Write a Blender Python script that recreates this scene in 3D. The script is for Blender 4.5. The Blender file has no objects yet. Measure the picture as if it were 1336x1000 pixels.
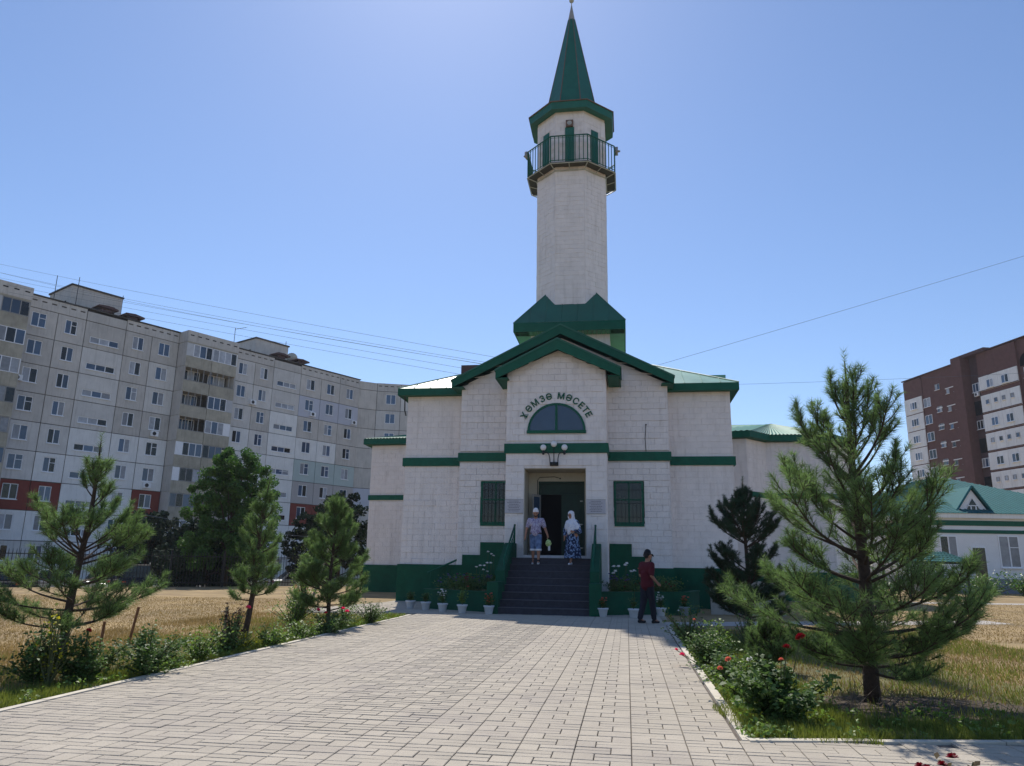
import bpy, math, random
import numpy as np
from math import sin, cos, pi, radians, sqrt, atan2
from mathutils import Vector, Matrix
random.seed(7); rng = np.random.default_rng(11)
S = bpy.context.scene
COL = S.collection
# ------------------------------------------------------------------ camera
CAM_H = 1.45
cam = bpy.data.cameras.new('camera'); cam.sensor_fit = 'HORIZONTAL'; cam.sensor_width = 36
cam.lens = 36*975/1336; cam.clip_start = .1; cam.clip_end = 2000
co = bpy.data.objects.new('camera', cam); COL.objects.link(co)
co.matrix_world = Matrix.Translation((0, 0, CAM_H)) @ Matrix.Rotation(radians(90+13.5), 4, 'X') @ Matrix.Rotation(radians(.92), 4, 'Z')
S.camera = co
# ------------------------------------------------------------------ sky, sun, exposure
SUN = Vector((-.0995, .804, 1.0)).normalized()
elev = math.asin(SUN.z); azi = atan2(SUN.x, SUN.y)
W = bpy.data.worlds.new('World'); S.world = W; W.use_nodes = True
nt = W.node_tree; nt.nodes.clear()
wo = nt.nodes.new('ShaderNodeOutputWorld'); bg = nt.nodes.new('ShaderNodeBackground')
sky = nt.nodes.new('ShaderNodeTexSky'); sky.sky_type = 'NISHITA'; sky.sun_disc = False
sky.sun_elevation = elev; sky.sun_rotation = azi
sky.air_density = 1.0; sky.dust_density = .25; sky.ozone_density = 2.6
bg.inputs['Strength'].default_value = .121
tint = nt.nodes.new('ShaderNodeMix'); tint.data_type = 'RGBA'; tint.blend_type = 'MULTIPLY'; tint.inputs[0].default_value = 1; tint.inputs[7].default_value = (.97, 1.03, 1.15, 1)
nt.links.new(sky.outputs[0], tint.inputs[6]); nt.links.new(tint.outputs[2], bg.inputs['Color']); nt.links.new(bg.outputs[0], wo.inputs['Surface'])
sl = bpy.data.lights.new('sun', 'SUN'); sl.energy = 4.8; sl.angle = radians(.55); sl.color = (1, .94, .84)
so = bpy.data.objects.new('sun', sl); COL.objects.link(so); so.rotation_euler = SUN.to_track_quat('Z', 'Y').to_euler()
S.view_settings.view_transform = 'Standard'; S.view_settings.look = 'None'
S.view_settings.exposure = 0.0; S.view_settings.gamma = 1; S.view_settings.use_curve_mapping = False

# ------------------------------------------------------------------ materials
MATS = {}
def material(name, c, rough=.8, var=.12, scale=6., bump=.0, bscale=30., metal=0., spec=.4, c2=None, obj_var=0., trans=0., streak=0., dirt=None, dscale=1.5, coat=0.):
    m = bpy.data.materials.new(name); m.use_nodes = True; n = m.node_tree; n.nodes.clear(); L = n.links
    out = n.nodes.new('ShaderNodeOutputMaterial'); b = n.nodes.new('ShaderNodeBsdfPrincipled')
    tc = n.nodes.new('ShaderNodeTexCoord')
    nz = n.nodes.new('ShaderNodeTexNoise'); nz.inputs['Scale'].default_value = scale; nz.inputs['Detail'].default_value = 6; nz.inputs['Roughness'].default_value = .65
    geo = n.nodes.new('ShaderNodeNewGeometry')
    L.new(geo.outputs['Position'], nz.inputs['Vector'])
    mr = n.nodes.new('ShaderNodeMapRange'); mr.inputs[1].default_value = .3; mr.inputs[2].default_value = .7
    L.new(nz.outputs['Fac'], mr.inputs[0])
    mx = n.nodes.new('ShaderNodeMix'); mx.data_type = 'RGBA'
    lo = tuple(x*(1-var) for x in c); hi = tuple(min(1, x*(1+var)) for x in (c2 or c))
    mx.inputs[6].default_value = (*lo, 1); mx.inputs[7].default_value = (*hi, 1)
    L.new(mr.outputs[0], mx.inputs[0]); last = mx.outputs[2]
    if streak:
        mp = n.nodes.new('ShaderNodeMapping'); mp.inputs['Scale'].default_value = (5, 5, .5)
        L.new(geo.outputs['Position'], mp.inputs[0])
        n2 = n.nodes.new('ShaderNodeTexNoise'); n2.inputs['Scale'].default_value = 1.2; n2.inputs['Detail'].default_value = 5
        L.new(mp.outputs[0], n2.inputs['Vector'])
        r2 = n.nodes.new('ShaderNodeMapRange'); r2.inputs[1].default_value = .52; r2.inputs[2].default_value = .75; r2.inputs[4].default_value = streak
        L.new(n2.outputs['Fac'], r2.inputs[0])
        m2 = n.nodes.new('ShaderNodeMix'); m2.data_type = 'RGBA'; m2.inputs[7].default_value = (c[0]*.42, c[1]*.38, c[2]*.34, 1)
        L.new(r2.outputs[0], m2.inputs[0]); L.new(last, m2.inputs[6]); last = m2.outputs[2]
    if dirt:
        n2 = n.nodes.new('ShaderNodeTexNoise'); n2.inputs['Scale'].default_value = dscale; n2.inputs['Detail'].default_value = 8; n2.inputs['Roughness'].default_value = .7
        L.new(geo.outputs['Position'], n2.inputs['Vector'])
        r2 = n.nodes.new('ShaderNodeMapRange'); r2.inputs[1].default_value = .48; r2.inputs[2].default_value = .68; r2.inputs[4].default_value = .85
        L.new(n2.outputs['Fac'], r2.inputs[0])
        m2 = n.nodes.new('ShaderNodeMix'); m2.data_type = 'RGBA'; m2.inputs[7].default_value = (*dirt, 1)
        L.new(r2.outputs[0], m2.inputs[0]); L.new(last, m2.inputs[6]); last = m2.outputs[2]
    if obj_var:
        oi = n.nodes.new('ShaderNodeObjectInfo'); mu = n.nodes.new('ShaderNodeMapRange')
        mu.inputs[3].default_value = 1-obj_var; mu.inputs[4].default_value = 1+obj_var
        L.new(oi.outputs['Random'], mu.inputs[0])
        hs = n.nodes.new('ShaderNodeHueSaturation'); L.new(mu.outputs[0], hs.inputs['Value']); L.new(last, hs.inputs['Color']); last = hs.outputs[0]
    L.new(last, b.inputs['Base Color'])
    b.inputs['Roughness'].default_value = rough; b.inputs['Metallic'].default_value = metal
    b.inputs['Specular IOR Level'].default_value = spec
    if coat: b.inputs['Coat Weight'].default_value = coat; b.inputs['Coat Roughness'].default_value = .05
    if bump:
        nb = n.nodes.new('ShaderNodeTexNoise'); nb.inputs['Scale'].default_value = bscale; nb.inputs['Detail'].default_value = 5
        L.new(geo.outputs['Position'], nb.inputs['Vector'])
        bp = n.nodes.new('ShaderNodeBump'); bp.inputs['Strength'].default_value = bump; bp.inputs['Distance'].default_value = .02
        L.new(nb.outputs['Fac'], bp.inputs['Height']); L.new(bp.outputs[0], b.inputs['Normal'])
    sh = b.outputs[0]
    if trans:
        tr = n.nodes.new('ShaderNodeBsdfTranslucent'); ms = n.nodes.new('ShaderNodeMixShader'); ms.inputs[0].default_value = trans
        hs2 = n.nodes.new('ShaderNodeHueSaturation'); hs2.inputs['Value'].default_value = 1.5; hs2.inputs['Saturation'].default_value = 1.1
        L.new(last, hs2.inputs['Color']); L.new(hs2.outputs[0], tr.inputs['Color'])
        L.new(b.outputs[0], ms.inputs[1]); L.new(tr.outputs[0], ms.inputs[2]); sh = ms.outputs[0]
    L.new(sh, out.inputs['Surface'])
    MATS[name] = m
    return m
M = lambda k: MATS[k]
material('painted_block', (.80, .745, .73), .85, .06, 2.5, .9, 24, streak=.24, obj_var=.03)
material('painted_wall', (.74, .69, .675), .9, .08, 2.5, .4, 30, streak=.3)
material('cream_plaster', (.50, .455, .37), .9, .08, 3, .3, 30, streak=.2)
material('green_paint', (.006, .098, .060), .62, .15, 4, .15, 20, spec=.25)
material('green_masonry', (.005, .080, .043), .75, .2, 3, .4, 25, streak=.2, spec=.25)
material('green_roof', (.014, .115, .075), .5, .15, 1.2, .1, 6, spec=.5)
material('hall_roof', (.06, .23, .17), .62, .15, 1.0, .1, 5, spec=.35)
material('pale_roof', (.10, .30, .20), .36, .2, 1.0, .12, 5, spec=.6, c2=(.17, .36, .27))
material('spire_green', (.008, .12, .085), .5, .15, 2, .1, 6, spec=.4)
material('teal_roof', (.03, .15, .155), .7, .1, 2, .05, 8, spec=.15)
material('soffit_green', (.05, .26, .11), .45, .15, 2, .1, 8, spec=.5)
material('rust_trim', (.16, .10, .075), .7, .3, 8)
material('pale_metal', (.42, .42, .38), .5, .2, 8, metal=.3)
material('dark_metal', (.02, .022, .026), .5, .2, 8)
material('fence_black', (.012, .012, .015), .5, .2, 8)
material('glass', (.045, .08, .14), .05, .2, .6, spec=.6, obj_var=.5)  # blue base colour carries part of the sky reflection
material('dark_glass', (.008, .012, .014), .06, .2, .6, spec=.4)
material('curtain', (.30, .31, .34), .35, .25, 2.5, spec=.6, obj_var=.4)
material('dark_interior', (.006, .006, .008), .9, .1, 2, spec=.1)
material('white_frame', (.86, .86, .88), .5, .05, 5)
material('grey_frame', (.30, .29, .28), .6, .2, 5)
material('step_stone', (.045, .045, .062), .8, .25, 8, .3, 40)
material('tread_stone', (.10, .10, .115), .8, .25, 6, .3, 40)
material('door_dark', (.004, .028, .018), .6, .2, 4)
material('concrete', (.34, .32, .29), .9, .12, 3, .4, 30, streak=.2)
material('pale_path', (.42, .385, .35), .9, .12, 1.5, .3, 40)
material('paving', (.44, .388, .315), .88, .09, 1.3, .5, 60, obj_var=.06, dirt=(.36, .315, .27), dscale=.9)
material('paving_joint', (.13, .11, .095), .95, .3, 6, .3, 60)
material('kerb_paint', (.62, .56, .46), .8, .2, 5, .4, 40, dirt=(.38, .35, .29), dscale=2.5)
material('dry_ground', (.265, .180, .088), .95, .28, .5, .6, 12, c2=(.33, .235, .115), dirt=(.21, .16, .075), dscale=.35)
material('garden_soil', (.13, .115, .05), .95, .3, 1.5, .7, 14, c2=(.15, .14, .05))
material('asphalt', (.055, .053, .052), .9, .2, 2, .3, 40)
material('lush_grass', (.075, .135, .022), .6, .4, 14, c2=(.20, .215, .05), trans=.35, spec=.2)
material('dry_grass', (.22, .165, .068), .75, .35, 1.6, c2=(.31, .225, .10), trans=.3, spec=.2)
material('bark', (.085, .055, .04), .9, .35, 18, .8, 60)
material('pine_bark', (.065, .042, .030), .9, .35, 18, .8, 60)
material('needles', (.072, .134, .042), .55, .38, 3.5, c2=(.145, .215, .078), trans=.45, spec=.3)
material('needles_shaded', (.022, .05, .026), .55, .4, 2.2, c2=(.035, .07, .034), trans=.2, spec=.3)  # darker needle copy: the building's shade is painted into this green
material('leaf', (.035, .095, .016), .45, .4, 2.5, c2=(.075, .16, .028), trans=.3, spec=.4)
material('tree_leaf', (.040, .098, .024), .6, .4, 2.5, c2=(.080, .16, .038), trans=.3, spec=.2)
material('rose_leaf', (.042, .095, .028), .55, .4, 5, c2=(.105, .17, .05), trans=.25, spec=.25)
material('yellow_leaf', (.30, .34, .04), .5, .3, 5, c2=(.42, .38, .05), trans=.4)
material('light_leaf', (.12, .19, .035), .5, .3, 5, c2=(.16, .25, .06), trans=.35)
material('purple_leaf', (.06, .02, .025), .5, .3, 5, trans=.25)
material('red_leaf', (.13, .05, .04), .5, .4, 9, c2=(.16, .13, .05), trans=.25)
material('pine_litter_shade', (.075, .055, .038), .95, .4, 6, .8, 30)
material('stem', (.07, .08, .03), .8, .3, 20)
material('dead_twig', (.16, .12, .09), .9, .3, 20)
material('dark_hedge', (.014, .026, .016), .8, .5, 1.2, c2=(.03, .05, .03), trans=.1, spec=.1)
material('petal_red', (.50, .008, .03), .5, .3, 30, trans=.2)
material('petal_dark', (.18, .004, .012), .5, .3, 30, trans=.2)
material('petal_pink', (.70, .06, .16), .5, .3, 30, trans=.3)
material('petal_white', (.75, .74, .74), .5, .05, 30, trans=.3)
material('petal_salmon', (.60, .17, .13), .5, .2, 30, trans=.3)
material('petal_violet', (.10, .07, .26), .6, .3, 30, trans=.2)
material('pot_plastic', (.62, .63, .66), .45, .04, 5)
material('pot_grey', (.25, .29, .33), .5, .04, 5)
material('globe', (.80, .80, .82), .3, .02, 5)
material('panel_beige', (.56, .52, .475), .9, .12, .8, .4, 12, streak=.35, obj_var=.07)
material('panel_pale', (.80, .785, .76), .9, .08, .8, .3, 12, streak=.22, obj_var=.05)
material('panel_mid', (.64, .61, .575), .9, .1, .8, .3, 12, streak=.3, obj_var=.06)
material('panel_lilac', (.52, .53, .60), .9, .05, .8, .3, 12, streak=.1, obj_var=.03)
material('panel_green', (.46, .54, .52), .9, .05, .8, .3, 12, streak=.1, obj_var=.03)
material('panel_pink', (.46, .43, .42), .9, .06, .8, .3, 12, streak=.1, obj_var=.03)
material('panel_red', (.21, .042, .030), .9, .1, .8, .3, 12, streak=.2, obj_var=.03)
material('joint_dark', (.075, .068, .06), .95, .2, 2)
material('parapet_brown', (.42, .38, .30), .9, .2, 1.2, .3, 12, streak=.4, obj_var=.1)
material('loggia_clad', (.55, .55, .56), .7, .1, 1.2, obj_var=.12)
material('rust_loggia', (.17, .075, .045), .8, .3, 2)
material('red_brick', (.135, .064, .056), .9, .16, 1.6, .4, 14, streak=.2)
material('brick_dark', (.09, .050, .052), .9, .15, 1.6, .3, 14)
material('white_render', (.80, .79, .80), .85, .04, 1.5, .1, 20)
material('bluish_plinth', (.22, .23, .28), .85, .1, 2)
material('door_blue', (.02, .10, .18), .6, .1, 3)
material('car_black', (.008, .008, .010), .35, .1, 3, spec=.3, coat=.15)
material('car_silver', (.55, .56, .58), .3, .05, 3, metal=.1, spec=.5, coat=.3)
material('car_red', (.20, .02, .02), .25, .05, 3, spec=.6, coat=.8)
material('rubber', (.015, .015, .015), .8, .1, 5)
material('lamp_red', (.35, .01, .01), .2, .1, 5, spec=.7)
material('skin', (.36, .175, .115), .55, .1, 20, spec=.35)
material('hair', (.012, .009, .008), .6, .2, 40)
material('cloth_white', (.72, .72, .77), .9, .06, 20)
material('cloth_maroon', (.085, .006, .014), .9, .12, 12)
material('cloth_black', (.012, .012, .017), .85, .2, 12)
material('cloth_navy', (.012, .014, .026), .9, .2, 12)
material('denim', (.07, .12, .24), .9, .45, 9, c2=(.13, .19, .33))
material('shoe_white', (.55, .56, .60), .6, .1, 12)
material('text_grey', (.13, .12, .15), .8, .1, 10)
material('plaque', (.50, .48, .52), .6, .05, 4)
material('bag_green', (.22, .42, .05), .5, .3, 30, c2=(.5, .6, .3))
material('wire', (.10, .12, .16), .7, .1, 3)
material('pale_stake', (.36, .27, .17), .9, .2, 12)
material('wood_stake', (.22, .10, .05), .9, .3, 12)

def pattern_mat(name, ca, cb, cc, scale, thr=.5):
    m = material(name, ca, .9, .05, 5); n = m.node_tree; L = n.links
    b = [x for x in n.nodes if x.type == 'BSDF_PRINCIPLED'][0]
    tc = n.nodes.new('ShaderNodeTexCoord'); v = n.nodes.new('ShaderNodeTexVoronoi'); v.inputs['Scale'].default_value = scale
    nz = n.nodes.new('ShaderNodeTexNoise'); nz.inputs['Scale'].default_value = scale*.9
    L.new(tc.outputs['Object'], v.inputs['Vector']); L.new(tc.outputs['Object'], nz.inputs['Vector'])
    r = n.nodes.new('ShaderNodeValToRGB'); r.color_ramp.interpolation = 'CONSTANT'
    e = r.color_ramp.elements; e[0].color = (*ca, 1); e[1].position = thr; e[1].color = (*cb, 1)
    k = r.color_ramp.elements.new(thr+.12); k.color = (*cc, 1)
    L.new(nz.outputs['Fac'], r.inputs[0]); L.new(r.outputs[0], b.inputs['Base Color'])
    return m
pattern_mat('shirt_print', (.46, .43, .56), (.20, .15, .27), (.55, .52, .62), 26, .48)
pattern_mat('dress_print', (.012, .022, .065), (.20, .30, .50), (.02, .035, .10), 16, .52)
pattern_mat('scarf_cloth', (.70, .70, .76), (.55, .57, .68), (.72, .72, .78), 14, .6)

# ------------------------------------------------------------------ mesh helpers
class MB:
    def __init__(s): s.v = []; s.f = []; s.m = []
    def face(s, pts, mi=0):
        k = len(s.v); s.v += [tuple(p) for p in pts]; s.f.append(tuple(range(k, k+len(pts)))); s.m.append(mi)
    def box(s, x0, x1, y0, y1, z0, z1, mi=0, T=None):
        p = [(x0, y0, z0), (x1, y0, z0), (x1, y1, z0), (x0, y1, z0), (x0, y0, z1), (x1, y0, z1), (x1, y1, z1), (x0, y1, z1)]
        if T is not None: p = [tuple(T @ Vector(q)) for q in p]
        k = len(s.v); s.v += p
        for f in ((0, 3, 2, 1), (4, 5, 6, 7), (0, 1, 5, 4), (1, 2, 6, 5), (2, 3, 7, 6), (3, 0, 4, 7)):
            s.f.append(tuple(k+i for i in f)); s.m.append(mi)
        return s
    def prism(s, poly, y0, y1, mi=0, ax='y'):
        """polygon given in (x,z), extruded along y (or in (x,y) along z)"""
        n = len(poly); k = len(s.v)
        f3 = (lambda a, b, t: (a, t, b)) if ax == 'y' else ((lambda a, b, t: (a, b, t)) if ax == 'z' else (lambda a, b, t: (t, a, b)))
        s.v += [f3(a, b, y0) for a, b in poly] + [f3(a, b, y1) for a, b in poly]
        s.f.append(tuple(range(k, k+n))); s.f.append(tuple(range(k+2*n-1, k+n-1, -1))); s.m += [mi, mi]
        for i in range(n):
            j = (i+1) % n; s.f.append((k+i, k+n+i, k+n+j, k+j)); s.m.append(mi)
        return s
    def tube(s, pts, rads, n=6, mi=0, cap=True):
        pts = [Vector(p) for p in pts]
        if not hasattr(rads, '__len__'): rads = [rads]*len(pts)
        k = len(s.v); up = Vector((0, 0, 1)); prev = None
        for i, p in enumerate(pts):
            t = (pts[min(i+1, len(pts)-1)]-pts[max(i-1, 0)]).normalized()
            if prev is None:
                a = t.cross(up) if abs(t.z) < .95 else t.cross(Vector((1, 0, 0)))
                a.normalize()
            else:
                a = prev-t*prev.dot(t); a.normalize()
            prev = a; b = t.cross(a)
            for q in range(n):
                an = 2*pi*q/n; s.v.append(tuple(p+(a*cos(an)+b*sin(an))*rads[i]))
        for i in range(len(pts)-1):
            for q in range(n):
                r = (q+1) % n; s.f.append((k+i*n+q, k+i*n+r, k+(i+1)*n+r, k+(i+1)*n+q)); s.m.append(mi)
        if cap:
            s.f.append(tuple(range(k+n-1, k-1, -1))); e = k+(len(pts)-1)*n; s.f.append(tuple(range(e, e+n))); s.m += [mi, mi]
        return s
    def lathe(s, prof, c=(0, 0, 0), n=16, mi=0, sx=1, sy=1):
        k = len(s.v)
        for r, z in prof:
            for q in range(n):
                a = 2*pi*q/n; s.v.append((c[0]+r*cos(a)*sx, c[1]+r*sin(a)*sy, c[2]+z))
        for i in range(len(prof)-1):
            for q in range(n):
                r = (q+1) % n; s.f.append((k+i*n+q, k+i*n+r, k+(i+1)*n+r, k+(i+1)*n+q)); s.m.append(mi)
        s.f.append(tuple(range(k+n-1, k-1, -1))); e = k+(len(prof)-1)*n; s.f.append(tuple(range(e, e+n))); s.m += [mi, mi]
        return s
    def ball(s, c, r, n=12, mi=0, sx=1, sy=1, sz=1):
        m = max(4, n//2)
        return s.lathe([(max(.0005, r*sin(pi*i/m)), -r*sz*cos(pi*i/m)) for i in range(m+1)], c, n, mi, sx, sy)
    def mesh(s, name, mats, smooth=False):
        me = bpy.data.meshes.new(name); me.from_pydata(s.v, [], s.f)
        for q in (mats if isinstance(mats, (list, tuple)) else [mats]): me.materials.append(q)
        if any(s.m): me.polygons.foreach_set('material_index', s.m)
        if smooth: me.polygons.foreach_set('use_smooth', [True]*len(s.f))
        me.update(); return me
    def build(s, name, mats, parent=None, smooth=False, **kw):
        return link(name, s.mesh(name, mats, smooth), parent, **kw)
def link(name, me, parent=None, loc=None, rot=None, **kw):
    o = bpy.data.objects.new(name, me); COL.objects.link(o)
    if parent is not None: o.parent = parent
    if loc is not None: o.location = loc
    if rot is not None: o.rotation_euler = rot
    for k, v in kw.items(): o[k] = v
    return o
def thing(name, label, cat, loc=(0, 0, 0), rz=0., group=None):
    o = link(name, None, None, loc, (0, 0, rz)); o['label'] = label; o['category'] = cat
    if group: o['group'] = group
    return o
def npmesh(name, verts, nper, mats, midx=None):
    """verts: (N*nper,3) array, every nper verts one face"""
    verts = np.asarray(verts, dtype=np.float32).reshape(-1, 3); nv = len(verts); nf = nv//nper
    me = bpy.data.meshes.new(name); me.vertices.add(nv); me.vertices.foreach_set('co', verts.ravel())
    me.loops.add(nv); me.loops.foreach_set('vertex_index', np.arange(nv, dtype=np.int32))
    me.polygons.add(nf); me.polygons.foreach_set('loop_start', np.arange(0, nv, nper, dtype=np.int32))
    try: me.polygons.foreach_set('loop_total', np.full(nf, nper, dtype=np.int32))
    except Exception: pass
    for q in (mats if isinstance(mats, (list, tuple)) else [mats]): me.materials.append(q)
    if midx is not None: me.polygons.foreach_set('material_index', np.asarray(midx, dtype=np.int32))
    me.update(calc_edges=True); return me
def copy_tree(o, parent=None):
    c = o.copy(); COL.objects.link(c)
    if parent is not None: c.parent = parent
    for ch in list(o.children): copy_tree(ch, c)
    return c

# ------------------------------------------------------------------ frames of reference
TH = radians(8.7); OX, OY = 1.0, 22.2
UX, UY = cos(TH), -sin(TH); VX, VY = sin(TH), cos(TH)
def wl(s, v, z=0.): return (OX+s*UX+v*VX, OY+s*UY+v*VY, z)       # mosque frame -> world
def lw(x, y): dx, dy = x-OX, y-OY; return dx*UX+dy*UY, dx*VX+dy*VY

# ------------------------------------------------------------------ ground
def dip(x, y):
    # the car park beyond the fence on the left lies a little lower than the field
    t = (y - (45.6 + (x+6)*.66)); t = max(0., min(1., (t-0.6)/4.)); k = max(0., min(1., (-x-1.)/5.)); 
    t = t*t*(3-2*t); return -.95*t*k
g = MB(); xs = list(np.concatenate([np.arange(-600, -80, 65), np.arange(-80, 40, 1.6), np.arange(40, 620, 60)])); ys = list(np.concatenate([np.arange(-200, 24, 16), np.arange(24, 80, 1.1), np.arange(80, 120, 5), np.arange(120, 900, 80)]))
gv = [(x, y, dip(x, y)) for y in ys for x in xs]; nx = len(xs)
gf = [(j*nx+i, j*nx+i+1, (j+1)*nx+i+1, (j+1)*nx+i) for j in range(len(ys)-1) for i in range(nx-1)]
gm = bpy.data.meshes.new('ground'); gm.from_pydata(gv, [], gf); gm.materials.append(M('dry_ground')); gm.polygons.foreach_set('use_smooth', [True]*len(gf))
link('ground', gm, kind='structure')
b = MB(); b.face([(-75, 22, -.9), (-5, 64, -.9), (-20, 100, -.9), (-90, 60, -.9)])
b.build('road', M('asphalt'), kind='structure')
S_L, S_R = -3.41, 3.27
V_N = -15.05
def sheet(name, poly, z, mat): 
    q = MB(); q.face([(x, y, z) for x, y in poly]); return q.build(name, mat, kind='structure')
Pl = [wl(S_L-.1, -28)[:2], wl(14, -28)[:2], (14, 7.35), (2.01, 6.80), wl(S_R+.1, V_N)[:2], wl(S_R+.1, 3)[:2], wl(4.6, 3.6)[:2], wl(4.6, 6)[:2], wl(-6.0, 6)[:2], (-4.2, 28.), (-6.0, 22.8), (-6.0, 21.9), (-2.75, 20.55)]
sheet('pavement_bed', Pl, .004, M('paving_joint'))
sheet('side_path', [(3.75, 18.9), (14, 21.6), (14, 22.9), (3.75, 20.2)], .006, M('pale_path'))
sheet('far_path', [(9, 33.2), (70, 34.6), (70, 36.2), (9, 34.6)], .006, M('pale_path'))
def inpoly(x, y, P):
    c = False; j = len(P)-1
    for i in range(len(P)):
        if (P[i][1] > y) != (P[j][1] > y) and x < (P[j][0]-P[i][0])*(y-P[i][1])/(P[j][1]-P[i][1])+P[i][0]: c = not c
        j = i
    return c
# paving stones: 0.5 m courses of one square stone and two slim ones, swapping sides course by course
CW, RH, J = .44533, .205, .0075
shapes = {}
def stone_mesh(w, h, k):
    key = (round(w, 3), round(h, 3), k)
    if key not in shapes:
        m = MB(); t = .020; e = .004
        a, c = w/2-J/2, h/2-J/2; r = random.Random(k)
        tz = [t+r.uniform(-.0015, .0015) for _ in range(4)]
        o4 = [(-a, -c), (a, -c), (a, c), (-a, c)]; i4 = [(-a+e, -c+e), (a-e, -c+e), (a-e, c-e), (-a+e, c-e)]
        m.v = [(x, y, 0) for x, y in o4]+[(x, y, tz[i]-e) for i, (x, y) in enumerate(o4)]+[(x, y, tz[i]) for i, (x, y) in enumerate(i4)]
        m.f = [(8, 9, 10, 11)]+[(i, (i+1) % 4, 4+(i+1) % 4, 4+i) for i in range(4)]+[(4+i, 4+(i+1) % 4, 8+(i+1) % 4, 8+i) for i in range(4)]; m.m = [0]*9
        shapes[key] = m
    return shapes[key]
stones = []; trimmed = []
ix0 = int(math.floor((S_L-4)/CW)); 
for i in range(-9, 22):
    for j in range(-122, 30):
        s0 = S_L+i*CW; v0 = j*RH
        fl = (j+i) % 2 == 0
        sq = CW*.36
        xa = (s0, s0+sq, s0+CW) if fl else (s0, s0+CW-sq, s0+CW)
        parts = []
        if fl: parts = [(xa[0], xa[1], v0, v0+RH), (xa[1], xa[2], v0, v0+RH/2), (xa[1], xa[2], v0+RH/2, v0+RH)]
        else: parts = [(xa[1], xa[2], v0, v0+RH), (xa[0], xa[1], v0, v0+RH/2), (xa[0], xa[1], v0+RH/2, v0+RH)]
        for a, c, d, e in parts:
            sc, vc = (a+c)/2, (d+e)/2; x, y, _ = wl(sc, vc)
            cut = x > 1.9 and y > 6.5 and vc < V_N+.6
            if not inpoly(x, y, Pl) and not cut: continue
            if y < 3: continue
            dx = x/max(y, .1)
            if vc < -.9 and not (S_L < sc < S_R) and y > 6.75 and vc > V_N: continue
            if cut and (sc > S_R-.05 or not inpoly(x, y, Pl) or vc > V_N-.6):
                # stones trimmed along the near kerb
                P = [wl(*p)[:2] for p in ((a+J/2, d+J/2), (c-J/2, d+J/2), (c-J/2, e-J/2), (a+J/2, e-J/2))]
                fd = lambda p: (6.80+(p[0]-2.03)*.05015)-p[1]
                if sc > S_R or min(fd(p) for p in P) < 0:
                    O = []
                    for p_, n_ in zip(P, P[1:]+P[:1]):
                        f0, f1 = fd(p_), fd(n_)
                        if f0 >= 0: O.append(p_)
                        if f0*f1 < 0: u_ = f0/(f0-f1); O.append((p_[0]+(n_[0]-p_[0])*u_, p_[1]+(n_[1]-p_[1])*u_))
                    if len(O) > 2 and not (sc < S_R): trimmed.append(O)
                    if not (sc < S_R): continue
            stones.append((x, y, c-a, e-d, abs(dx) < .74 and y > 5.9))
pv = link('paving', None, kind='structure')
stones.sort(key=lambda q: -(q[4]*1e6 - (q[1]**2)/(q[2]*q[3]+.02) ))
rest = MB(); meshes = {}
for n, (x, y, w, h, vis) in enumerate(stones):
    k = n % 5; sm = stone_mesh(w, h, k); z = .005+random.uniform(-.002, .002)
    if n < 300 and vis:
        key = (round(w, 3), round(h, 3), k)
        if key not in meshes: meshes[key] = sm.mesh('paving_stone', M('paving'))
        link('paving_stone', meshes[key], pv, (x, y, z), (random.uniform(-.004, .004), random.uniform(-.004, .004), -TH+random.uniform(-.006, .006)))
    else:
        ca, sa = cos(-TH), sin(-TH); q = len(rest.v); dz = random.uniform(-.0015, .0015)
        rest.v += [(x+a*ca-b_*sa, y+a*sa+b_*ca, z+c+dz*(c > 0)) for a, b_, c in sm.v]
        rest.f += [tuple(q+i for i in f) for f in sm.f]; rest.m += sm.m
for O in trimmed: rest.prism(O, .006, .0235+random.uniform(-.001, .001), ax='z')
link('paving_stones', rest.mesh('paving_stones', M('paving')), pv, kind='stuff')

def kerb(label, pts, w=.09, seg=1.0):
    t = thing('kerb', label, 'kerb', (*pts[0], 0))
    for (x0, y0), (x1, y1) in zip(pts, pts[1:]):
        L = math.hypot(x1-x0, y1-y0); n = max(1, int(L/seg)); a = atan2(y1-y0, x1-x0); me = None
        m = MB(); m.box(.006, L/n-.006, -w/2, w/2, 0, .034); me = m.mesh('kerb_stone', M('kerb_paint'))
        for k in range(n):
            o = link('kerb_stone', me, t, (x0+cos(a)*L*k/n-pts[0][0], y0+sin(a)*L*k/n-pts[0][1], random.uniform(-.006, .004)), (0, 0, a+random.uniform(-.004, .004)))
kerb('white painted kerb along the left edge of the paved walkway', [wl(S_L-.06, -24)[:2], wl(S_L-.06, -1.5)[:2], (-5.95, 21.85)])
kerb('white painted kerb along the right garden bed turning the corner near the viewer', [wl(S_R+.06, -3.2)[:2], (2.03, 6.80), (12, 7.3)])

# ------------------------------------------------------------------ mosque
mosque = thing('mosque', 'white painted block mosque with green bands, gabled portal and green metal roofs', 'mosque', (OX, OY, 0), -TH)
SC = .13
def part(mb, name, mat, smooth=False, parent=None, **kw): return mb.build(name, mat, parent or mosque, smooth, **kw)
vP, v2, v3, vW = 3.2, 4.5, 5.4, 13.3
P0, P1 = -1.66, 1.77            # portal
Q0, Q1 = -3.57, 3.92
R0, R1 = -5.90, 6.20
OP0, OP1, OPZ, LZ = -1.03, 1.07, 4.59, 1.6
def gable(s, base, apex, half): return apex-(apex-base)*abs(s-SC)/half
m = MB()                                                           # portal
m.box(P0, OP0, vP, v2+.02, 0, OPZ); m.box(OP1, P1, vP, v2+.02, 0, OPZ)
m.prism([(P0, OPZ), (P1, OPZ), (P1, 7.95), (SC, 8.74), (P0, 7.95)], vP, v2+.02)
part(m, 'wall', M('painted_wall'))
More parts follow.
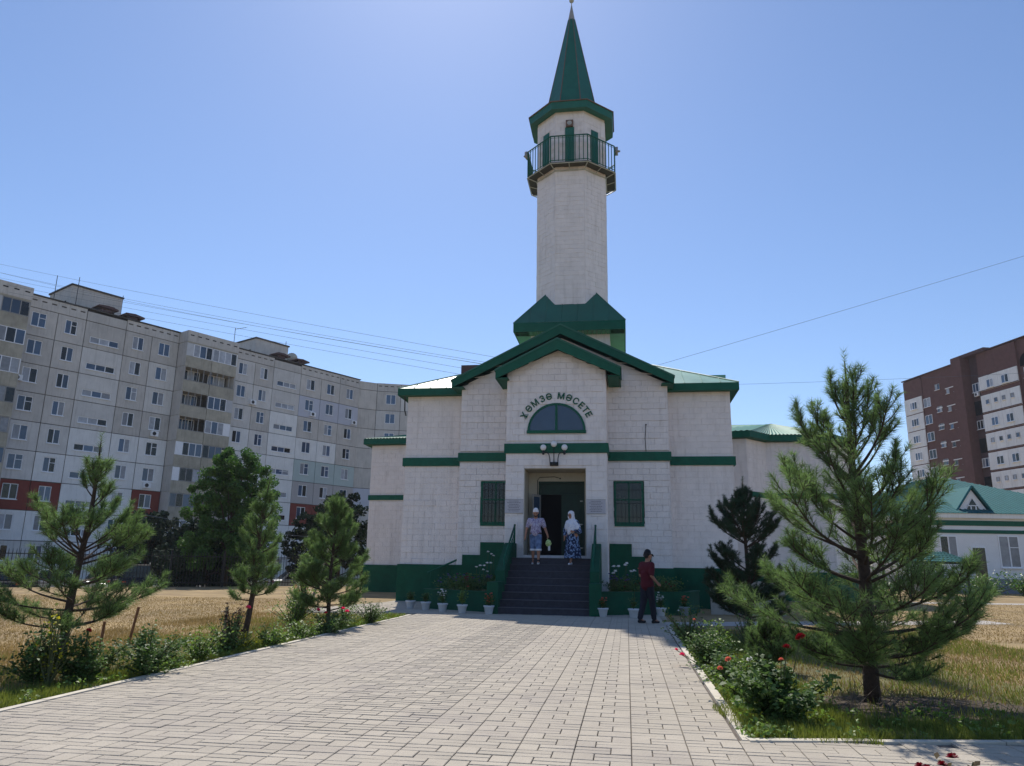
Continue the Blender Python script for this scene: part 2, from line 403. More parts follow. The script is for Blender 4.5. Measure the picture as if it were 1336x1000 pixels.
m = MB(); m.prism([(Q0, 0), (Q1, 0), (Q1, 7.8), (SC, 9.6), (Q0, 7.8)], v2+.03, v3+3); part(m, 'wall', M('painted_wall'))
m = MB(); m.box(R0, R1, v3, 13.0, 0, 7.7); part(m, 'wall', M('painted_wall'))
# prayer hall behind, corners cut
hall = [(-10.0, vW), (R0-.2, vW-.3), (R1-.2, vW-.9), (7.72, 12.0), (8.75, vW-.1), (11.45, vW-.1), (12.8, 15), (12.8, 26), (-10, 26)]
m = MB(); m.prism(hall, 0, 6.98, ax='z'); part(m, 'wall', M('painted_wall'), label='lower rear hall wall')

BLK = (.415, .2125)
blocks = []
def tile(p0, dirx, nrm, width, z0, z1, top=None, holes=(), key=0., single=True):
    """masonry blocks laid on a vertical plane; nrm is outward"""
    rows = int(math.ceil((z1-z0)/BLK[1]))
    for r in range(rows):
        za, zb = z0+r*BLK[1], min(z0+(r+1)*BLK[1], z1)
        x = -(BLK[0]/2 if r % 2 else 0)
        while x < width:
            a, c = max(0, x), min(width, x+BLK[0]); x += BLK[0]
            segs = [(a, c)]
            for h0, h1, g0, g1 in holes:
                if (za+zb)/2 > g0 and (za+zb)/2 < g1:
                    ns = []
                    for p, q in segs:
                        if q <= h0 or p >= h1: ns.append((p, q)); continue
                        if p < h0: ns.append((p, h0))
                        if q > h1: ns.append((h1, q))
                    segs = ns
            for p, q in segs:
                if q-p < .04: continue
                tl, tr = zb, zb
                if top:
                    tl, tr = min(zb, top(p)), min(zb, top(q))
                    if max(tl, tr)-za < .03: continue
                    tl = max(tl, za+.01); tr = max(tr, za+.01)
                full = abs(q-p-BLK[0]) < .001 and tl == tr == za+BLK[1]
                blocks.append((p0, dirx, nrm, p, q, za, tl, tr, full and single, key))
tile((P0, vP), (1, 0), (0, -1), P1-P0, LZ*0, 8.74, lambda x: gable(P0+x, 7.95, 8.74, 1.715),
     [(OP0-P0, OP1-P0, LZ, OPZ), (SC-1.0-P0, SC+.93-P0, 5.75, 6.45), (SC-.62-P0, SC+.55-P0, 6.4, 6.85), (0, 9, 5.10, 5.43)], 3)
tile((P1, vP), (0, 1), (1, 0), v2-vP, 0, 7.9, None, [(0, 9, 5.10, 5.43)], 1, False)
tile((P0, v2), (0, -1), (-1, 0), v2-vP, 0, 7.9, None, [(0, 9, 5.10, 5.43)], 0, False)
g2 = lambda s: gable(s, 7.8, 9.6, 3.75)
tile((Q0, v2), (1, 0), (0, -1), P0-Q0, 1.33, 9.6, lambda x: g2(Q0+x), [(.82, 1.95, 2.72, 4.28), (0, 9, 5.0, 5.31)], 2)
tile((P1, v2), (1, 0), (0, -1), Q1-P1, 1.33, 9.6, lambda x: g2(P1+x), [(.21, 1.23, 2.74, 4.28), (0, 9, 5.0, 5.31)], 2)
tile((Q0, v3), (0, -1), (-1, 0), v3-v2, 1.33, 7.8, None, (), 0, False)
tile((Q1, v2), (0, 1), (1, 0), v3-v2, 1.33, 7.8, None, (), 0, False)
tile((R0, v3), (1, 0), (0, -1), Q0-R0, 1.33, 7.65, None, [(0, 9, 4.95, 5.26)], 1)
tile((Q1, v3), (1, 0), (0, -1), R1-Q1, 1.33, 7.65, None, [(0, 9, 4.95, 5.26)], 1)
tile((R0, 13.0), (0, -1), (-1, 0), 7.6, 1.33, 7.65, None, (), 0, False)
tile((R1, v3), (0, 1), (1, 0), 7.6, 1.33, 7.65, None, (), 0, False)
for (ax, ay), (bx, by) in zip(hall[:8], hall[1:8]):
    L = math.hypot(bx-ax, by-ay); dx, dy = (bx-ax)/L, (by-ay)/L
    if (ax, ay) == hall[1]: continue
    tile((ax, ay), (dx, dy), (dy, -dx), L, 1.25, 6.95, None, [(0, 20, 4.3, 4.55)] if (ax, ay) != hall[2] else (), 0, False)
L = 12.7; tile((-10, 26), (0, -1), (-1, 0), L, 1.25, 6.95, None, [(0, 20, 4.3, 4.55)], 0, False)
blocks.sort(key=lambda q: -(q[9]*2+(1 if q[8] else 0)))
face = MB(); fb = None; cnt = 0
fbm = []
for k in range(4):
    q = MB(); a, c, e = BLK[0]-.0045, BLK[1]-.0045, .005; d = .020
    q.v = [(0, .01, 0), (a, .01, 0), (a, .01, c), (0, .01, c), (0, -d+e, 0), (a, -d+e, 0), (a, -d+e, c), (0, -d+e, c), (e, -d, e), (a-e, -d, e), (a-e, -d, c-e), (e, -d, c-e)]
    rr = random.Random(k)
    q.v = q.v[:8]+[(x, y+rr.uniform(-.003, .003), z) for x, y, z in q.v[8:]]
    q.f = [(8, 9, 10, 11)]+[(i, (i+1) % 4, 4+(i+1) % 4, 4+i) for i in range(4)]+[(4+i, 4+(i+1) % 4, 8+(i+1) % 4, 8+i) for i in range(4)]; q.m = [0]*9
    fbm.append(q.mesh('wall_block', M('painted_block')))
for (p0, dx, nr, a, c, za, tl, tr, full, key) in blocks:
    d = .012+random.uniform(-.004, .004)
    if full and cnt < 300:
        cnt += 1
        link('wall_block', fbm[cnt % 4], mosque, (p0[0]+dx[0]*(a+.004)-nr[0]*(d-.02), p0[1]+dx[1]*(a+.004)-nr[1]*(d-.02), za+.003), (random.uniform(-.006, .006), 0, atan2(dx[1], dx[0])))
    else:
        def pt(x, t, z): return (p0[0]+dx[0]*x+nr[0]*t, p0[1]+dx[1]*x+nr[1]*t, z)
        j = .003; k = len(face.v); e = .005
        lo, hl, hr = za+j, tl-j, tr-j
        tt = [d+random.uniform(-.003, .003) for _ in range(4)]
        face.v += [pt(a+j, 0, lo), pt(c-j, 0, lo), pt(c-j, 0, hr), pt(a+j, 0, hl), pt(a+j, d-e, lo), pt(c-j, d-e, lo), pt(c-j, d-e, hr), pt(a+j, d-e, hl),
                   pt(a+j+e, tt[0], lo+e), pt(c-j-e, tt[1], lo+e), pt(c-j-e, tt[2], hr-e), pt(a+j+e, tt[3], hl-e)]
        for f in [(8, 9, 10, 11)]+[(i, (i+1) % 4, 4+(i+1) % 4, 4+i) for i in range(4)]+[(4+i, 4+(i+1) % 4, 8+(i+1) % 4, 8+i) for i in range(4)]:
            face.f.append(tuple(k+i for i in f)); face.m.append(0)
part(face, 'wall_blocks', M('painted_block'), kind='stuff')
# bands
def band(s0, s1, v, z0, z1, ret=.5, mat='green_paint'):
    q = MB(); q.box(s0-.07, s1+.07, v-.075, v+ret, z0, z1); part(q, 'band', M(mat))
band(P0, P1, vP, 5.10, 5.43, 1.2); band(Q0, P0-.08, v2, 5.0, 5.31, .85); band(P1+.08, Q1, v2, 5.0, 5.31, .85)
q = MB(); q.box(R0-.09, Q0-.08, v3-.085, v3+6, 4.95, 5.26); part(q, 'band', M('green_paint'))
q = MB(); q.box(Q1+.08, R1+.09, v3-.085, v3+6, 4.95, 5.26); part(q, 'band', M('green_paint'))
def offpoly(P, d):
    out = []; n = len(P)
    for i in range(n):
        p, c, x = Vector(P[i-1]), Vector(P[i]), Vector(P[(i+1) % n])
        a = (c-p).normalized(); b_ = (x-c).normalized(); na = Vector((a.y, -a.x)); nb = Vector((b_.y, -b_.x))
        mm = (na+nb).normalized(); out.append(tuple(c+mm*d/max(.3, mm.dot(na))))
    return out
hb = [(-10.0, vW), (R0-.2, vW-.3), (R0, 26), (-10, 26)]
q = MB(); q.prism(offpoly(hb, .06), 4.3, 4.54, ax='z'); part(q, 'band', M('green_paint'))
hb = [(7.85, 12.2), (8.75, vW-.1), (11.45, vW-.1), (12.8, 15), (12.8, 26), (7.85, 26)]
q = MB(); q.prism(offpoly(hb, .06), 4.42, 4.66, ax='z'); part(q, 'band', M('green_paint'))
# plinths (stepped dado next to the portal)
q = MB(); q.box(R0-.09, Q0-.06, v3-.10, v3+7.5, 0, 1.33); q.box(R0-.05, Q0-.06, v3-.13, v3-.10, 1.17, 1.29); part(q, 'plinth', M('green_masonry'))
q = MB(); q.box(Q1+.06, R1+.09, v3-.10, v3+7.5, 0, 1.36); q.box(Q1+.3, R1-.1, v3-.14, v3-.10, .75, 1.15); part(q, 'plinth', M('green_masonry'))
q = MB()
for a, c, z in ((Q0-.06, P0-.03, 1.34), (-3.37, P0-.03, 1.69), (-2.73, P0-.03, 2.13)): q.box(a, c, v2-.08-.004*z, v2+.8, 0 if z == 1.34 else 1.3, z)
part(q, 'plinth', M('green_masonry'))
q = MB()
for a, c, z in ((P1+.03, Q1+.06, 1.34), (P1+.03, 3.2, 1.71), (P1+.03, 2.55, 2.13)): q.box(a, c, v2-.08-.004*z, v2+.8, 0 if z == 1.34 else 1.3, z)
part(q, 'plinth', M('green_masonry'))
q = MB(); q.prism(offpoly(hall, .09), 0, 1.24, ax='z'); part(q, 'plinth', M('green_masonry'))
# gable boards and roofs
def gable_roof(half, base, apex, v0, v1, fh, name_mat='green_paint', roofmat='green_roof', cut=True):
    sl = (apex-base)/half
    for sg in (-1, 1):
        q = MB(); xe = SC+sg*half
        P = [(SC, apex), (xe, base), (xe, base-fh*.8), (SC, apex-fh)]
        if sg > 0: P = P[::-1]
        q.prism(P, v0-.045, v0); 
        part(q, 'fascia_board', M(name_mat))
        q = MB(); P = [(SC+sg*.0, apex+.03), (SC+sg*(half+.05), base+.03-sl*.05), (SC+sg*(half+.05), base-.03-sl*.05), (SC, apex-.03)]
        if sg > 0: P = P[::-1]
        q.prism(P, v0-.07, v1); part(q, 'roof_slope', M(roofmat))
        q = MB(); xo = xe+sg*.02                                          # side eave board and soffit
        q.box(min(xo, xo-sg*.04), max(xo, xo-sg*.04), v0, v1, base-fh*.8, base-.04)
        part(q, 'fascia_board', M(name_mat))
        q = MB(); xa = SC+sg*(half-.42); P = [(xa, base-fh*.78+.42*sl*0), (xe-sg*.03, base-fh*.78), (xe-sg*.03, base-fh*.78+.03), (xa, base-fh*.78+.03)]
        if sg > 0: P = P[::-1]
        q.prism(P, v0, v1); part(q, 'soffit', M(name_mat))
    q = MB(); P = [(SC-half+.06, base-fh*.78+.05), (SC, apex-fh+.02), (SC+half-.06, base-fh*.78+.05), (SC, apex-.05)]
    q.prism(P[::1], v0+.01, v0+.03); part(q, 'soffit', M(name_mat))
gable_roof(2.14, 7.98, 9.06, 2.80, v2+.6, .40)
gable_roof(4.0, 7.96, 9.98, 4.08, 9.6, .36)
# main hipped roof
EZ = 7.90
def hip(name, s0, s1, a0, a1, z, slope, rmat, fas=.27, seams=0, over=None, corr=0):
    half = min(s1-s0, a1-a0)/2; top = z+half*slope
    if (s1-s0) > (a1-a0): r0, r1 = (s0+half, (a0+a1)/2, top), (s1-half, (a0+a1)/2, top)
    else: r0, r1 = ((s0+s1)/2, a0+half, top), ((s0+s1)/2, a1-half, top)
    A, B_, C_, D_ = (s0, a0, z), (s1, a0, z), (s1, a1, z), (s0, a1, z)
    q = MB()
    if (s1-s0) > (a1-a0): F = [(A, B_, r1, r0), (B_, C_, r1), (C_, D_, r0, r1), (D_, A, r0)]
    else: F = [(A, B_, r0), (B_, C_, r1, r0), (C_, D_, r1), (D_, A, r0, r1)]
    for f in F: q.face(f)
    part(q, 'roof_slope', M(rmat))
    q = MB(); t = .05
    q.box(s0, s1, a0, a0+t, z-fas, z-.005); q.box(s0, s1, a1-t, a1, z-fas, z-.005); q.box(s0, s0+t, a0+t, a1-t, z-fas, z-.005); q.box(s1-t, s1, a0+t, a1-t, z-fas, z-.005)
    part(q, 'fascia_board', M('green_paint'))
    q = MB(); q.box(s0+t, s1-t, a0+t, a1-t, z-fas+.02, z-fas+.04); part(q, 'soffit', M('green_paint'))
    if seams:
        q = MB(); n = int((s1-s0)/seams)
        for i in range(1, n):
            s = s0+(s1-s0)*i/n; run = min(s-s0, s1-s, half)
            q.tube([(s, a0, z+.015), (s, a0+run, z+run*slope+.015)], .016, 4)
        n = int((a1-a0)/seams)
        for i in range(1, n):
            a = a0+(a1-a0)*i/n; run = min(a-a0, a1-a, half)
            q.tube([(s0, a, z+.015), (s0+run, a, z+run*slope+.015)], .016, 4); q.tube([(s1, a, z+.015), (s1-run, a, z+run*slope+.015)], .016, 4)
        for p, r in ((A, r0), (D_, r0 if (s1-s0) > (a1-a0) else r1), (B_, r1 if (s1-s0) > (a1-a0) else r0), (C_, r1)):
            q.tube([(p[0], p[1], p[2]+.02), (r[0], r[1], r[2]+.02)], .022, 4)
        part(q, 'roof_seam', M('pale_metal'), kind='stuff') if n*2 > 300 else part(q, 'roof_seam', M(rmat))
    return top
hip('main', R0-.32, R1+.30, v3-.4, 13.6, EZ, .50, 'pale_roof', .27, .62)
# hall roof: low hip following the plan, corrugated
ho = offpoly(hall, .36); q = MB(); rz = 7.27
ridge = [(-4.5, 18.6, 8.8), (9.6, 16.4, 8.4), (8.9, 20.5, 8.8)]
def corr(p, r_, n):  # corrugated slope between eave edge p0-p1 and ridge edge r0-r1
    a, b_ = Vector(p[0]), Vector(p[1]); c, d = Vector(r_[0]), Vector(r_[1]); N = (b_-a).cross(c-a).normalized()
    if N.z < 0: N = -N
    for i in range(n):
        for k in (0, 1):
            t0, t1 = (i+k*.5)/n, (i+k*.5+.5)/n; o0, o1 = (0, .035) if k == 0 else (.035, 0)
            q.face([a.lerp(b_, t0)+N*o0, a.lerp(b_, t1)+N*o1, c.lerp(d, t1)+N*o1, c.lerp(d, t0)+N*o0])
E3 = lambda p: (p[0], p[1], rz)
corr((E3(ho[0]), E3(ho[1])), (ridge[0], (-4.0, 18.6, 8.8)), 26)
corr((E3(ho[8]), E3(ho[0])), (ridge[0], ridge[0]), 60)
corr((E3(ho[2]), E3(ho[3])), ((6.5, 14.0, 7.75), (9.6, 16.4, 8.4)), 8)
corr((E3(ho[3]), E3(ho[4])), ((9.6, 16.4, 8.4), (9.6, 16.4, 8.4)), 8)
corr((E3(ho[4]), E3(ho[5])), ((9.6, 16.4, 8.4), (9.7, 16.4, 8.4)), 16)
corr((E3(ho[5]), E3(ho[6])), ((9.7, 16.4, 8.4), (9.7, 16.5, 8.4)), 12)
corr((E3(ho[6]), E3(ho[7])), ((9.7, 16.5, 8.4), ridge[2]), 50)
q.face([(-4.0, 18.6, 8.8), (9.6, 16.4, 8.4), (6.5, 14.0, 7.75), (-5.5, 14.0, 7.75)]); q.face([(-4.5, 18.6, 8.8), E3(ho[8]), E3(ho[7]), (8.9, 20.5, 8.8), (9.6, 16.4, 8.4)])
part(q, 'roof_slope', M('hall_roof'))
q = MB(); q.prism(ho, rz-.27, rz-.01, ax='z'); part(q, 'fascia_board', M('green_paint'))
# dormer-like vent on the main roof, right slope, and a brick chimney on the left
q = MB(); q.box(5.6, 6.5, 9.2, 10.2, 8.0, 9.05); q.box(5.5, 6.6, 9.1, 10.3, 9.05, 9.2); part(q, 'roof_vent', M('pale_roof'))
q = MB(); q.box(-5.2, -4.3, 11.4, 12.2, 8.4, 10.5); part(q, 'chimney', M('brick_dark'))

# arched window over the portal with its lettering
def arc(r, n=24, sx=1): return [(SC-.06+r*cos(pi*i/n)*sx, 5.86+r*sin(pi*i/n)*.98) for i in range(n+1)]
aw = part(MB().box(SC-1.08, SC+.96, vP-.09, vP+.02, 5.78, 5.88), 'window', M('green_paint'), label='half round window over the entrance')
q = MB(); o_, i_ = arc(1.0), arc(.93)
for k in range(24):
    for y0, y1 in ((vP-.06, vP-.06),):
        q.face([(o_[k][0], y0, o_[k][1]), (i_[k][0], y0, i_[k][1]), (i_[k+1][0], y0, i_[k+1][1]), (o_[k+1][0], y0, o_[k+1][1])])
    q.face([(o_[k][0], vP-.06, o_[k][1]), (o_[k+1][0], vP-.06, o_[k+1][1]), (o_[k+1][0], vP+.01, o_[k+1][1]), (o_[k][0], vP+.01, o_[k][1])])
    q.face([(i_[k][0], vP-.06, i_[k][1]), (i_[k+1][0], vP-.06, i_[k+1][1]), (i_[k+1][0], vP-.02, i_[k+1][1]), (i_[k][0], vP-.02, i_[k][1])])
q.box(SC-.10, SC-.02, vP-.055, vP-.02, 5.88, 6.78)
q.build('frame', M('green_paint'), aw)
for sg in (0, 1):
    q = MB(); P = arc(.95)[:13] if sg == 0 else arc(.95)[12:]
    q.face([(SC-.06, vP-.03-.004*sg, 5.86)]+[(a, vP-.03-.004*sg, c) for a, c in P]); q.build('pane', M('glass'), aw)
txt = [('Х', 152.7), ('Ә', 139.5), ('М', 126.5), ('З', 113.2), ('Ә', 101.8), ('М', 82.5), ('Ә', 69.5), ('С', 57.5), ('Е', 46.5), ('Т', 37), ('Е', 28)]
deps = None
def letter(ch, size, ext):
    c = bpy.data.curves.new('letter', 'FONT'); c.body = ch; c.size = size; c.extrude = ext; c.align_x = 'CENTER'; c.align_y = 'CENTER'; c.offset = .006; c.resolution_u = 3
    o = bpy.data.objects.new('tmp', c); COL.objects.link(o); bpy.context.view_layer.update()
    me = bpy.data.meshes.new_from_object(o.evaluated_get(bpy.context.evaluated_depsgraph_get())); bpy.data.objects.remove(o); return me
lm = {}
for ch, a in txt:
    if ch not in lm: lm[ch] = letter(ch, .305, .012); lm[ch].materials.clear(); lm[ch].materials.append(M('green_paint'))
    an = radians(a); r = 1.24
    o = link('letter', lm[ch], mosque, (SC-.06+r*cos(an), vP-.04, 5.84+r*sin(an)))
    o.rotation_euler = (Matrix.Rotation(an-pi/2, 4, Vector((0, -1, 0))) @ Matrix.Rotation(pi/2, 4, 'X')).to_euler()

# ground floor windows with grilles
def mosque_window(s0, s1, v, z0, z1):
    w = part(MB().box(s0-.02, s1+.02, v-.015, v+.02, z0, z1), 'window', M('dark_interior'))
    q = MB(); t = .07; y0, y1 = v-.06, v-.016
    q.box(s0, s0+t, y0, y1, z0+.14, z1); q.box(s1-t, s1, y0, y1, z0+.14, z1); q.box(s0+t, s1-t, y0, y1, z1-t, z1); q.box(s0, s1, y0-.01, y1, z0, z0+.14)
    q.box((s0+s1)/2-.03, (s0+s1)/2+.03, y0+.008, y1, z0+.14, z1-t); q.box(s0+t, (s0+s1)/2-.03, y0+.01, y1, z0+(z1-z0)*.57, z0+(z1-z0)*.57+.05); q.box((s0+s1)/2+.03, s1-t, y0+.01, y1, z0+(z1-z0)*.57, z0+(z1-z0)*.57+.05)
    q.build('frame', M('green_paint'), w)
    q = MB(); q.box(s0+t, s1-t, v-.03, v-.018, z0+.14, z1-t); q.build('pane', M('dark_glass'), w)
    q = MB(); n = 8
    for i in range(1, n): x = s0+(s1-s0)*i/n; q.box(x-.006, x+.006, y0-.03, y0-.018, z0+.06, z1-.03)
    for zz in (.2, .5, .8): q.box(s0+.02, s1-.02, y0-.018, y0-.008, z0+(z1-z0)*zz, z0+(z1-z0)*zz+.014)
    q.build('grille', M('dark_metal'), w)
mosque_window(1.98, 3.0, v2, 2.72, 4.28); mosque_window(-2.76, P0-.02, v2, 2.70, 4.28)

# porch: back wall, ceiling, door
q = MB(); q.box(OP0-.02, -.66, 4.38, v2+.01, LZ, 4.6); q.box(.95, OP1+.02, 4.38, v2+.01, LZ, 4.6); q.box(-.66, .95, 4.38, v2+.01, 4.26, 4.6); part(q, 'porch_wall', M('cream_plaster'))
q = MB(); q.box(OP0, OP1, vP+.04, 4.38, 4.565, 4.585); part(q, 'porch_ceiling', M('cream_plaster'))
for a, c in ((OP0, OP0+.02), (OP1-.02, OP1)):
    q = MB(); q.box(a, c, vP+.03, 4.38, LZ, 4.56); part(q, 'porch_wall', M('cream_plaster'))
q = MB(); q.box(OP0, OP1, vP-.01, v2, 0, LZ-.004); part(q, 'porch_floor', M('step_stone'))
door = part(MB().box(-.66, .95, 4.50, 4.52, LZ, 4.26), 'door', M('dark_interior'), label='green double door with its left leaf open')
q = MB(); q.box(-.66, -.58, 4.36, 4.49, LZ, 4.26); q.box(.87, .95, 4.36, 4.49, LZ, 4.26); q.box(-.58, .87, 4.36, 4.49, 4.19, 4.26); q.box(-.58, .87, 4.37, 4.49, 3.80, 3.86); q.build('frame', M('door_dark'), door)
q = MB(); q.box(-.58, .87, 4.45, 4.48, 3.86, 4.19); q.build('transom', M('door_dark'), door)
q = MB(); q.box(.14, .87, 4.40, 4.45, LZ+.02, 3.80); q.box(.22, .79, 4.385, 4.40, LZ+.2, LZ+1.0); q.box(.22, .79, 4.385, 4.40, LZ+1.15, LZ+2.05); q.build('leaf', M('door_dark'), door)
q = MB()
for z in (1.95, 2.75, 3.55): q.box(.80, .90, 4.36, 4.385, z, z+.04)
q.build('hinge', M('pale_metal'), door)
T = Matrix.Translation((-.60, 4.36, 0)) @ Matrix.Rotation(radians(-118), 4, 'Z')
q = MB()
for a in (((0, .05), (LZ+.03, 3.78)), ((.42, .47), (LZ+.03, 3.78))): q.box(a[0][0], a[0][1], -.02, .02, a[1][0], a[1][1], 0, T)
q.box(.05, .42, -.02, .02, 3.70, 3.78, 0, T); q.box(.05, .42, -.02, .02, LZ+.03, LZ+.35, 0, T)
lf = q.build('leaf', M('grey_frame'), door, label='open glazed leaf')
q = MB(); q.box(.05, .42, -.006, .006, LZ+.35, 3.70, 0, T); q.build('glass', M('glass'), door)
q = MB(); q.tube([(-.70, 4.37, 3.4), (-.70, 4.34, 4.30), (-.62, 4.33, 4.40), (-.1, 4.33, 4.42), (.05, 4.33, 4.38)], .012, 6); q.ball((.1, 4.33, 4.36), .03, 8); part(q, 'conduit', M('dark_metal'))
# plaques
def plaque(s0, label):
    t = thing('plaque', label, 'plaque', wl(s0+.3, vP-.03, 3.3), -TH, 'plaques beside the entrance')
    q = MB(); q.box(-.31, .31, -.02, .0, -.225, .225); q.build('board', M('plaque'), t)
    q = MB(); rr = random.Random(4)
    for i in range(7):
        z = .17-i*.055; w = rr.uniform(.14, .26); x = -w
        while x < w:
            l = rr.uniform(.02, .06); q.box(x, min(w, x+l), -.023, -.0205, z-.009, z+.009); x += l+.012
    q.build('text_lines', M('text_grey'), t)
    q = MB(); q.box(-.32, .32, -.028, .0, -.24, -.226); q.box(-.32, .32, -.028, .0, .226, .236); q.build('rim', M('grey_frame'), t)
plaque(-1.66, 'white plaque of small dark lines on the pillar left of the door'); plaque(1.10, 'white plaque of small dark lines on the pillar right of the door')
# triple globe lamp
t = thing('wall_lamp', 'black wall lamp with three white globes above the entrance', 'lamp', wl(-.0, vP-.06, 4.68), -TH)
q = MB(); q.box(-.14, .14, -.06, .04, -.02, .1); q.tube([(0, -.05, .05), (0, -.12, .3), (0, -.12, .60)], .016, 8)
for sg in (-1, 1): q.tube([(sg*.13, -.05, .02), (sg*.14, -.12, .22), (sg*.17, -.12, .36), (sg*.25, -.12, .43), (sg*.36, -.12, .43), (sg*.36, -.12, .50)], .016, 8); q.lathe([(.02, -.16), (.045, -.13), (.03, 0)], (sg*.36, -.12, .50), 10)
q.build('bracket', M('dark_metal'), t, True)
for x, z in ((-.36, .59), (0, .71), (.36, .59)): MB().ball((x, -.12, z), .105, 18).build('globe', M('globe'), t, True)
# small cable on the wall
q = MB(); q.tube([(3.12, v2-.04, 5.32), (3.10, v2-.05, 5.8), (3.14, v2-.04, 6.25)], .012, 5); q.ball((3.14, v2-.05, 6.28), .03, 8); part(q, 'cable', M('dark_metal'))
q = MB(); q.tube([(R0-.06, v3-.28, 7.6), (R0-.1, v3-.1, 7.1), (R0-.06, v3-.02, 6.9)], .025, 6); part(q, 'cable', M('dark_metal'))

# ------------------------------------------------------------------ minaret
MS, MV, AP = .12, 10.8, 1.60
mx, my, _ = wl(MS, MV)
mn = thing('minaret', 'tall white octagonal minaret with green balcony and pointed green spire', 'minaret', (mx, my, 0), -TH)
def octo(a, z, rot=0): R = a/cos(pi/8); return [(R*cos(pi/8+i*pi/4), R*sin(pi/8+i*pi/4), z) for i in range(8)]
def octprism(mb, a0, z0, a1, z1, cap=True):
    A, B_ = octo(a0, z0), octo(a1, z1)
    for i in range(8): j = (i+1) % 8; mb.face([A[i], A[j], B_[j], B_[i]])
    if cap: mb.face(A[::-1]); mb.face(B_)
    return mb
octprism(MB(), AP, 7.5, AP, 22.42).build('shaft', M('painted_wall'), mn)
q = MB(); sd = 2*AP*math.tan(pi/8)
cnt = 0; rows = int((22.1-11.6)/BLK[1])
for f in range(8):
    an = -pi/2+f*pi/4 
    if sin(an) > .2: continue
    T = Matrix.Rotation(an+pi/2, 4, 'Z')
    for r in range(rows):
        z = 11.6+r*BLK[1]; x = -sd/2-(BLK[0]*.5 if r % 2 else 0)
        while x < sd/2:
            a, c = max(x, -sd/2), min(x+BLK[0], sd/2); x += BLK[0]
            if c-a < .03: continue
            if z+BLK[1] > 19.2 and z < 21.35 and a < .22 and c > -.22: continue
            d = .014+random.uniform(-.006, .006)
            if f == 0 and c-a > .35 and cnt < 180:
                cnt += 1; link('wall_block', fbm[cnt % 4], mn, (a+.004, -AP-(d-.02), z+.004), (0, 0, 0))
            else: q.box(a+.003, c-.003, -AP-d, -AP+.01, z+.003, z+BLK[1]-.003, 0, T)
q.build('wall_blocks', M('painted_block'), mn, kind='stuff')
q = MB(); q.box(-1.72, 1.72, -1.72, 1.72, 7.6, 11.15); q.build('base_wall', M('painted_wall'), mn)
# skirt roof: square pyramid meeting the octagonal shaft
h0, sl_ = 2.40, 1.35; z0 = 11.52
q = MB(); hi_ = 1.02; zt = z0+(h0-hi_)*sl_
A = [(-h0, -h0, z0), (h0, -h0, z0), (h0, h0, z0), (-h0, h0, z0)]; B_ = [(-hi_, -hi_, zt), (hi_, -hi_, zt), (hi_, hi_, zt), (-hi_, hi_, zt)]
for i in range(4): j = (i+1) % 4; q.face([A[i], A[j], B_[j], B_[i]])
q.build('skirt_roof', M('green_roof'), mn)
q = MB()
for i in range(4):
    j = (i+1) % 4; a, c = Vector(A[i]), Vector(A[j]); e, f = Vector(B_[i]), Vector(B_[j])
    q.tube([a, e], .025, 5)
    for k in range(1, 7):
        p = a.lerp(c, k/7); N = (e+f)/2-(a+c)/2; tt = min(1, min(k, 7-k)*2*h0/7/(h0-hi_)); q.tube([p+Vector((0, 0, .01)), p+N*tt*1.0+Vector((0, 0, .01))], .014, 4)
q.build('roof_seam', M('green_roof'), mn)
q = MB(); t_ = .05
for T in [Matrix.Rotation(i*pi/2, 4, 'Z') for i in range(4)]: q.box(-h0, h0-t_, -h0, -h0+t_, z0-.40, z0-.004, 0, T)
q.build('fascia_board', M('green_paint'), mn)
q = MB()
for T in [Matrix.Rotation(i*pi/2, 4, 'Z') for i in range(4)]:
    for k in range(24):
        x = -h0+t_+k*(2*h0-2*t_)/24; w = (2*h0-2*t_)/24
        q.box(x+.01, x+w-.01, -h0+t_, -1.72, z0-.40, z0-.38-.012*(k % 2), 0, T)
q.build('soffit', M('soffit_green'), mn)
# balcony
BZ, BA = 19.32, 2.05
q = MB(); octprism(q, BA, BZ-.03, BA, BZ); q.build('balcony_floor', M('joint_dark'), mn)
q = MB(); Oo, Oi = octo(BA+.02, BZ-.07), octo(AP+.03, BZ-.22)
for i in range(8):
    j = (i+1) % 8; q.tube([Oo[i], Oo[j]], .03, 4); q.tube([Oi[i], Oi[j]], .03, 4); q.tube([Oo[i], Oi[i]], .025, 4)
    a, c = Vector(Oo[i]).lerp(Vector(Oo[j]), .5), Vector(Oi[i]).lerp(Vector(Oi[j]), .5); q.tube([a, c], .02, 4)
q.build('balcony_bracket', M('pale_metal'), mn)
q = MB()
for f in range(8):
    A_, B2 = Vector(octo(BA, BZ)[f]), Vector(octo(BA, BZ)[(f+1) % 8]); up = Vector((0, 0, 1.32))
    q.tube([A_+up, B2+up], .03, 6); q.tube([A_+up*.93, B2+up*.93], .012, 4); q.tube([A_+Vector((0, 0, .08)), B2+Vector((0, 0, .08))], .02, 4); q.tube([A_, A_+up], .03, 6)
rail = q.build('railing', M('green_paint'), mn)
bm_ = MB().tube([(0, 0, .05), (0, 0, 1.30)], .020, 5).mesh('baluster', M('green_paint'))
for f in range(8):
    A_, B2 = Vector(octo(BA, BZ)[f]), Vector(octo(BA, BZ)[(f+1) % 8])
    for k in range(1, 9): link('baluster', bm_, rail, A_.lerp(B2, k/9))
for f in range(8):
    an = -pi/2+f*pi/4; T = Matrix.Rotation(an+pi/2, 4, 'Z')
    if sin(an) > .2: continue
    q = MB(); q.box(-.21, .21, -AP-.035, -AP+.02, BZ, 21.32, 0, T); q.box(-.17, -.01, -AP-.05, -AP-.035, BZ+.1, 21.2, 0, T); q.box(.01, .17, -AP-.05, -AP-.035, BZ+.1, 21.2, 0, T); q.build('balcony_door', M('spire_green'), mn)
